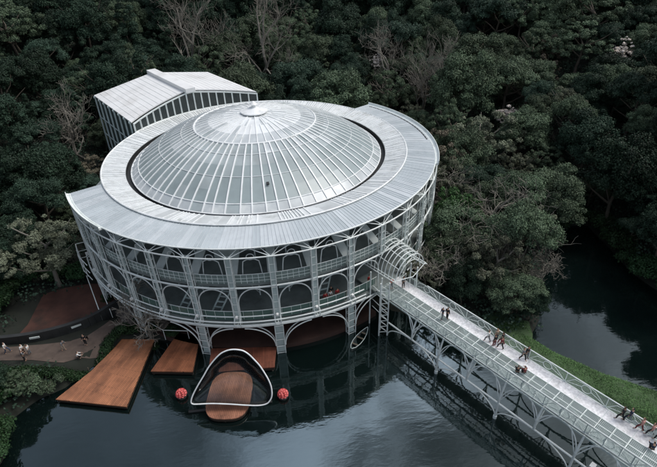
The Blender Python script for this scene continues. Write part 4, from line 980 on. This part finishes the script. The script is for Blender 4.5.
# ------------------------------------------------------------------ people
def skin_mesh(name, J, E, rad, sub=1):
    me = bpy.data.meshes.new('tmp'); me.from_pydata([tuple(q) for q in J], E, []); o = bpy.data.objects.new('tmp', me); COL.objects.link(o)
    md = o.modifiers.new('s', 'SKIN'); md.use_smooth_shade = True
    for i, v in enumerate(me.skin_vertices[0].data):
        q = rad[i]; v.radius = (q, q) if not isinstance(q, tuple) else q; v.use_root = (i == 0)
    if sub: o.modifiers.new('u', 'SUBSURF').levels = sub
    dg = bpy.context.evaluated_depsgraph_get(); r_ = bpy.data.meshes.new_from_object(o.evaluated_get(dg)); r_.name = name; bpy.data.objects.remove(o); bpy.data.meshes.remove(me); return r_
POSES = {}
def pose(key, hip=.93, lean=0.0, legs=((.06, .02), (-.04, -.02)), arms='down', seated=False):
    """returns meshes body, shirt, trousers, hair; faces +x, left is +y"""
    V3 = Vector; H0 = V3((0, 0, hip)); dirv = V3((math.sin(lean), 0, math.cos(lean)))
    chest = H0+dirv*.30; neck = H0+dirv*.53; hd = neck+V3((.02, 0, .12)); crown = hd+V3((.015, 0, .11))
    J = [H0, H0+dirv*.14, chest, neck-dirv*.04, neck+dirv*.03, hd+V3((.01, 0, -.02)), hd+V3((0, 0, .06)), hd+V3((.085, 0, 0))]; rad = [(.13, .10), (.12, .095), (.15, .105), (.07, .06), .052, (.078, .085), (.078, .085), .018]
    E = [(i, i+1) for i in range(6)]+[(5, 7)]
    arm_pts = []; leg_pts = []
    for s, (foot, knee) in zip((1, -1), legs):
        hipj = H0+V3((0, .095*s, -.05))
        if seated: kn = V3((.40, .13*s, .46)); an = V3((.16, .12*s, .08))
        else: kn = V3((knee+foot*.4+.05*abs(foot)*2, .10*s, .5)); an = V3((foot, .10*s, .09))
        toe = an+V3((.16, .02*s, -.055)); o = len(J); J += [hipj, kn, an, toe]; rad += [.085, .058, .042, .034]; E += [(0, o), (o, o+1), (o+1, o+2), (o+2, o+3)]; leg_pts.append((hipj, kn, an))
        sh = chest+dirv*.15+V3((0, .185*s, 0))
        if arms == 'down': el = sh+V3((-.03, .06*s, -.29)); wr = el+V3((.09, .0, -.24))
        elif arms == 'raise' and s > 0: el = sh+V3((.12, .16, .12)); wr = el+V3((.10, .04, .24))
        elif arms == 'hold': el = sh+V3((.02, .06*s, -.28)); wr = el+V3((.22, -.06*s, .08))
        elif arms == 'knees': el = sh+V3((.2, .05*s, -.2)); wr = el+V3((.2, -.03*s, -.05))
        else: el = sh+V3((-.03, .06*s, -.29)); wr = el+V3((.10, .0, -.23))
        hn = (wr-el).normalized(); pa = wr+hn*.075; o = len(J); J += [sh, el, wr, pa]; rad += [.058, .044, .030, (.036, .022)]; E += [(2, o), (o, o+1), (o+1, o+2), (o+2, o+3)]
        sd_ = V3((1, 0, 0)) if abs(hn.x) < .7 else V3((0, 0, 1))
        for f in range(4):
            t_ = pa+sd_*(.03-.02*f)+hn*(.05+.012*(1.5-abs(f-1.4)))+V3((.0, -.012*s, 0)); J.append(t_); rad.append(.0095); E.append((o+3, len(J)-1))
        J.append(wr+hn*.045+sd_*.05); rad.append(.011); E.append((o+2, len(J)-1))
        arm_pts.append((sh, el, wr))
    body = skin_mesh('person', J, E, rad)
    # shirt: torso and sleeves just outside the body; trousers the same way
    JS = [H0+dirv*.03, H0+dirv*.15, chest, neck-dirv*.05]; RS_ = [(.15, .12), (.14, .115), (.17, .125), (.085, .075)]; ES = [(0, 1), (1, 2), (2, 3)]
    for sh, el, wr in arm_pts: o = len(JS); JS += [sh, el, el.lerp(wr, .8)]; RS_ += [.073, .058, .047]; ES += [(2, o), (o, o+1), (o+1, o+2)]
    shirt = skin_mesh('shirt', JS, ES, RS_)
    JT = [H0+dirv*.05, H0-V3((0, 0, .02))]; RT = [(.145, .115), (.15, .12)]; ET = [(0, 1)]
    for hj, kn, an in leg_pts: o = len(JT); JT += [hj, kn, an]; RT += [.10, .074, .060]; ET += [(1, o), (o, o+1), (o+1, o+2)]
    tr = skin_mesh('trousers', JT, ET, RT)
    hair = skin_mesh('hair', [hd+V3((-.028, 0, .085)), hd+V3((-.055, 0, .02)), hd+V3((-.055, 0, -.06))], [(0, 1), (1, 2)], [(.088, .08), (.08, .06), (.06, .04)])
    POSES[key] = (body, shirt, tr, hair)
pose('stand'); pose('walk', legs=((.30, .10), (-.28, .02))); pose('raise', arms='raise', lean=.06, legs=((.16, .05), (-.14, 0))); pose('hold', arms='hold'); pose('sit', hip=.32, seated=True, arms='knees', lean=.25); pose('lean', lean=.55, arms='hold', legs=((.12, .05), (-.2, 0)))
SKIN = [mat('skin', c, .55) for c in ((.42, .25, .17), (.30, .17, .11), (.20, .11, .07))]; HAIR = [mat('hair_dark', (.012, .010, .009), .6), mat('hair_brown', (.06, .035, .02), .6), mat('hair_fair', (.30, .20, .10), .6)]
CL = {n: mat('cloth_'+n, c, .85, var=.15, vscale=6) for n, c in dict(black=(.012, .012, .014), white=(.72, .72, .70), red=(.42, .02, .025), pink=(.55, .28, .25), navy=(.02, .03, .06), grey=(.16, .17, .18), maroon=(.16, .03, .035), denim=(.06, .09, .15), beige=(.35, .29, .22)).items()}
def person(x, y, z, deg, pz_, shirt, trs, label, skin=0, hair=0, s=1.0):
    b, sh, t, h = POSES[pz_]; o = bpy.data.objects.new('person', b.copy()); COL.objects.link(o); o.data.materials.clear(); o.data.materials.append(SKIN[skin]); o.location = (x, y, z+.005); o.rotation_euler = (0, 0, R(deg)); o.scale = (s,)*3
    tag(o, label, 'person')
    for n_, m_, mm in (('shirt', sh, CL[shirt]), ('trousers', t, CL[trs]), ('hair', h, HAIR[hair])):
        c = bpy.data.objects.new(n_, m_.copy()); c.data.materials.clear(); c.data.materials.append(mm); COL.objects.link(c); c.parent = o
    return o
ZP = ZD
person(18.25, -29.0, ZP, 30, 'stand', 'black', 'black', 'person all in black standing on the walkway nearest the canopy')
person(17.75, -28.9, ZP, 200, 'raise', 'navy', 'grey', 'person in navy raising one arm beside the person in black near the canopy', 1)
person(21.1, -33.0, ZP, 130, 'walk', 'white', 'grey', 'person in a white top at the front of the walking group mid bridge', 0, 1)
person(21.45, -33.7, ZP, 120, 'stand', 'black', 'maroon', 'person with black top and maroon trousers in the mid bridge group', 1)
person(21.95, -34.15, ZP, 120, 'walk', 'maroon', 'black', 'person in maroon top and black trousers at the back of the mid bridge group', 0)
person(22.35, -33.55, ZP, 125, 'walk', 'black', 'maroon', 'person in red brown trousers nearest the far railing in the mid bridge group', 2)
person(22.0, -33.0, ZP, 100, 'stand', 'beige', 'navy', 'person in a beige top against the far railing by the mid bridge group', 0, 2)
person(23.35, -35.9, ZP, 300, 'walk', 'grey', 'black', 'person in grey top walking just behind the mid bridge group', 0)
person(23.85, -35.8, ZP, 290, 'stand', 'black', 'grey', 'person in black top and grey trousers beside the grey walker', 1)
person(22.0, -37.45, ZP, 60, 'sit', 'black', 'black', 'person in black sitting on the bridge grating', 1)
person(22.65, -37.65, ZP, 90, 'sit', 'maroon', 'black', 'person in a maroon top sitting on the bridge grating', 0)
person(28.2, -43.75, ZP, 130, 'walk', 'black', 'black', 'person all in black, first of the walkers at the near end of the bridge', 2, s=1.05)
person(28.75, -44.0, ZP, 120, 'walk', 'navy', 'navy', 'person all in navy beside the black clad walker at the near end', 0, s=1.05)
person(29.1, -44.95, ZP, 125, 'walk', 'pink', 'maroon', 'person in pink top and maroon trousers walking near the right edge', 0, 1)
person(29.6, -45.55, ZP, 125, 'walk', 'pink', 'black', 'person in pink top and black trousers close behind the pink and maroon walker', 0)
person(30.25, -45.3, ZP, 125, 'stand', 'red', 'black', 'person in a red top against the far railing at the right edge', 1)
person(29.95, -46.1, ZP, 120, 'walk', 'white', 'black', 'person in a white top and black trousers at the right edge of the bridge', 0)
person(28.75, -46.8, ZP, 60, 'sit', 'navy', 'black', 'person in navy crouching at the walkway edge near the right border', 0)
ZG = 4.78
for a, r_, c, t, l in [(-72.5, 23.9, 'red', 'black', 'person in red behind the railing under the arch left of the canopy'), (-74.6, 23.8, 'white', 'grey', 'person in white behind the railing between two people in red'), (-76.2, 23.9, 'red', 'black', 'second person in red behind the railing, left of the person in white'), (-73.6, 23.2, 'black', 'black', 'person in black standing behind the people in red and white')]:
    person(*pol(r_, R(a), ZG), a, 'stand', c, t, l)
person(*pol(24.0, R(-61.5), ZG), -60, 'stand', 'red', 'grey', 'person in red standing just left of the entrance canopy')
person(*bp(26.6, -.5, ZP), -60, 'hold', 'pink', 'grey', 'person in pink under the entrance canopy')
person(*bp(27.4, -1.7, ZP), -60, 'stand', 'grey', 'black', 'person in grey under the front hoop of the canopy', 1)
def gp(x, y): return float(height([(x, y)])[0])+.06
for x, y, d_, pz_, c, t, l in [(-31.3, -20.6, 10, 'walk', 'white', 'denim', 'person in white top at the far left of the path'), (-29.3, -21.2, 0, 'stand', 'white', 'black', 'left person of the white topped pair on the path'), (-28.6, -21.3, 190, 'stand', 'white', 'grey', 'right person of the white topped pair on the path'),
                               (-28.9, -22.2, 40, 'hold', 'grey', 'black', 'person in grey below the white topped pair by the hedge'), (-25.0, -21.3, -20, 'lean', 'grey', 'beige', 'person in grey leaning forward on the tan path'), (-22.6, -20.9, -90, 'stand', 'black', 'black', 'person in black standing where the tan path is widest'), (-23.0, -23.0, 20, 'sit', 'white', 'black', 'person with white top crouching by the hedge')]:
    person(x, y, gp(x, y), d_, pz_, c, t, l)
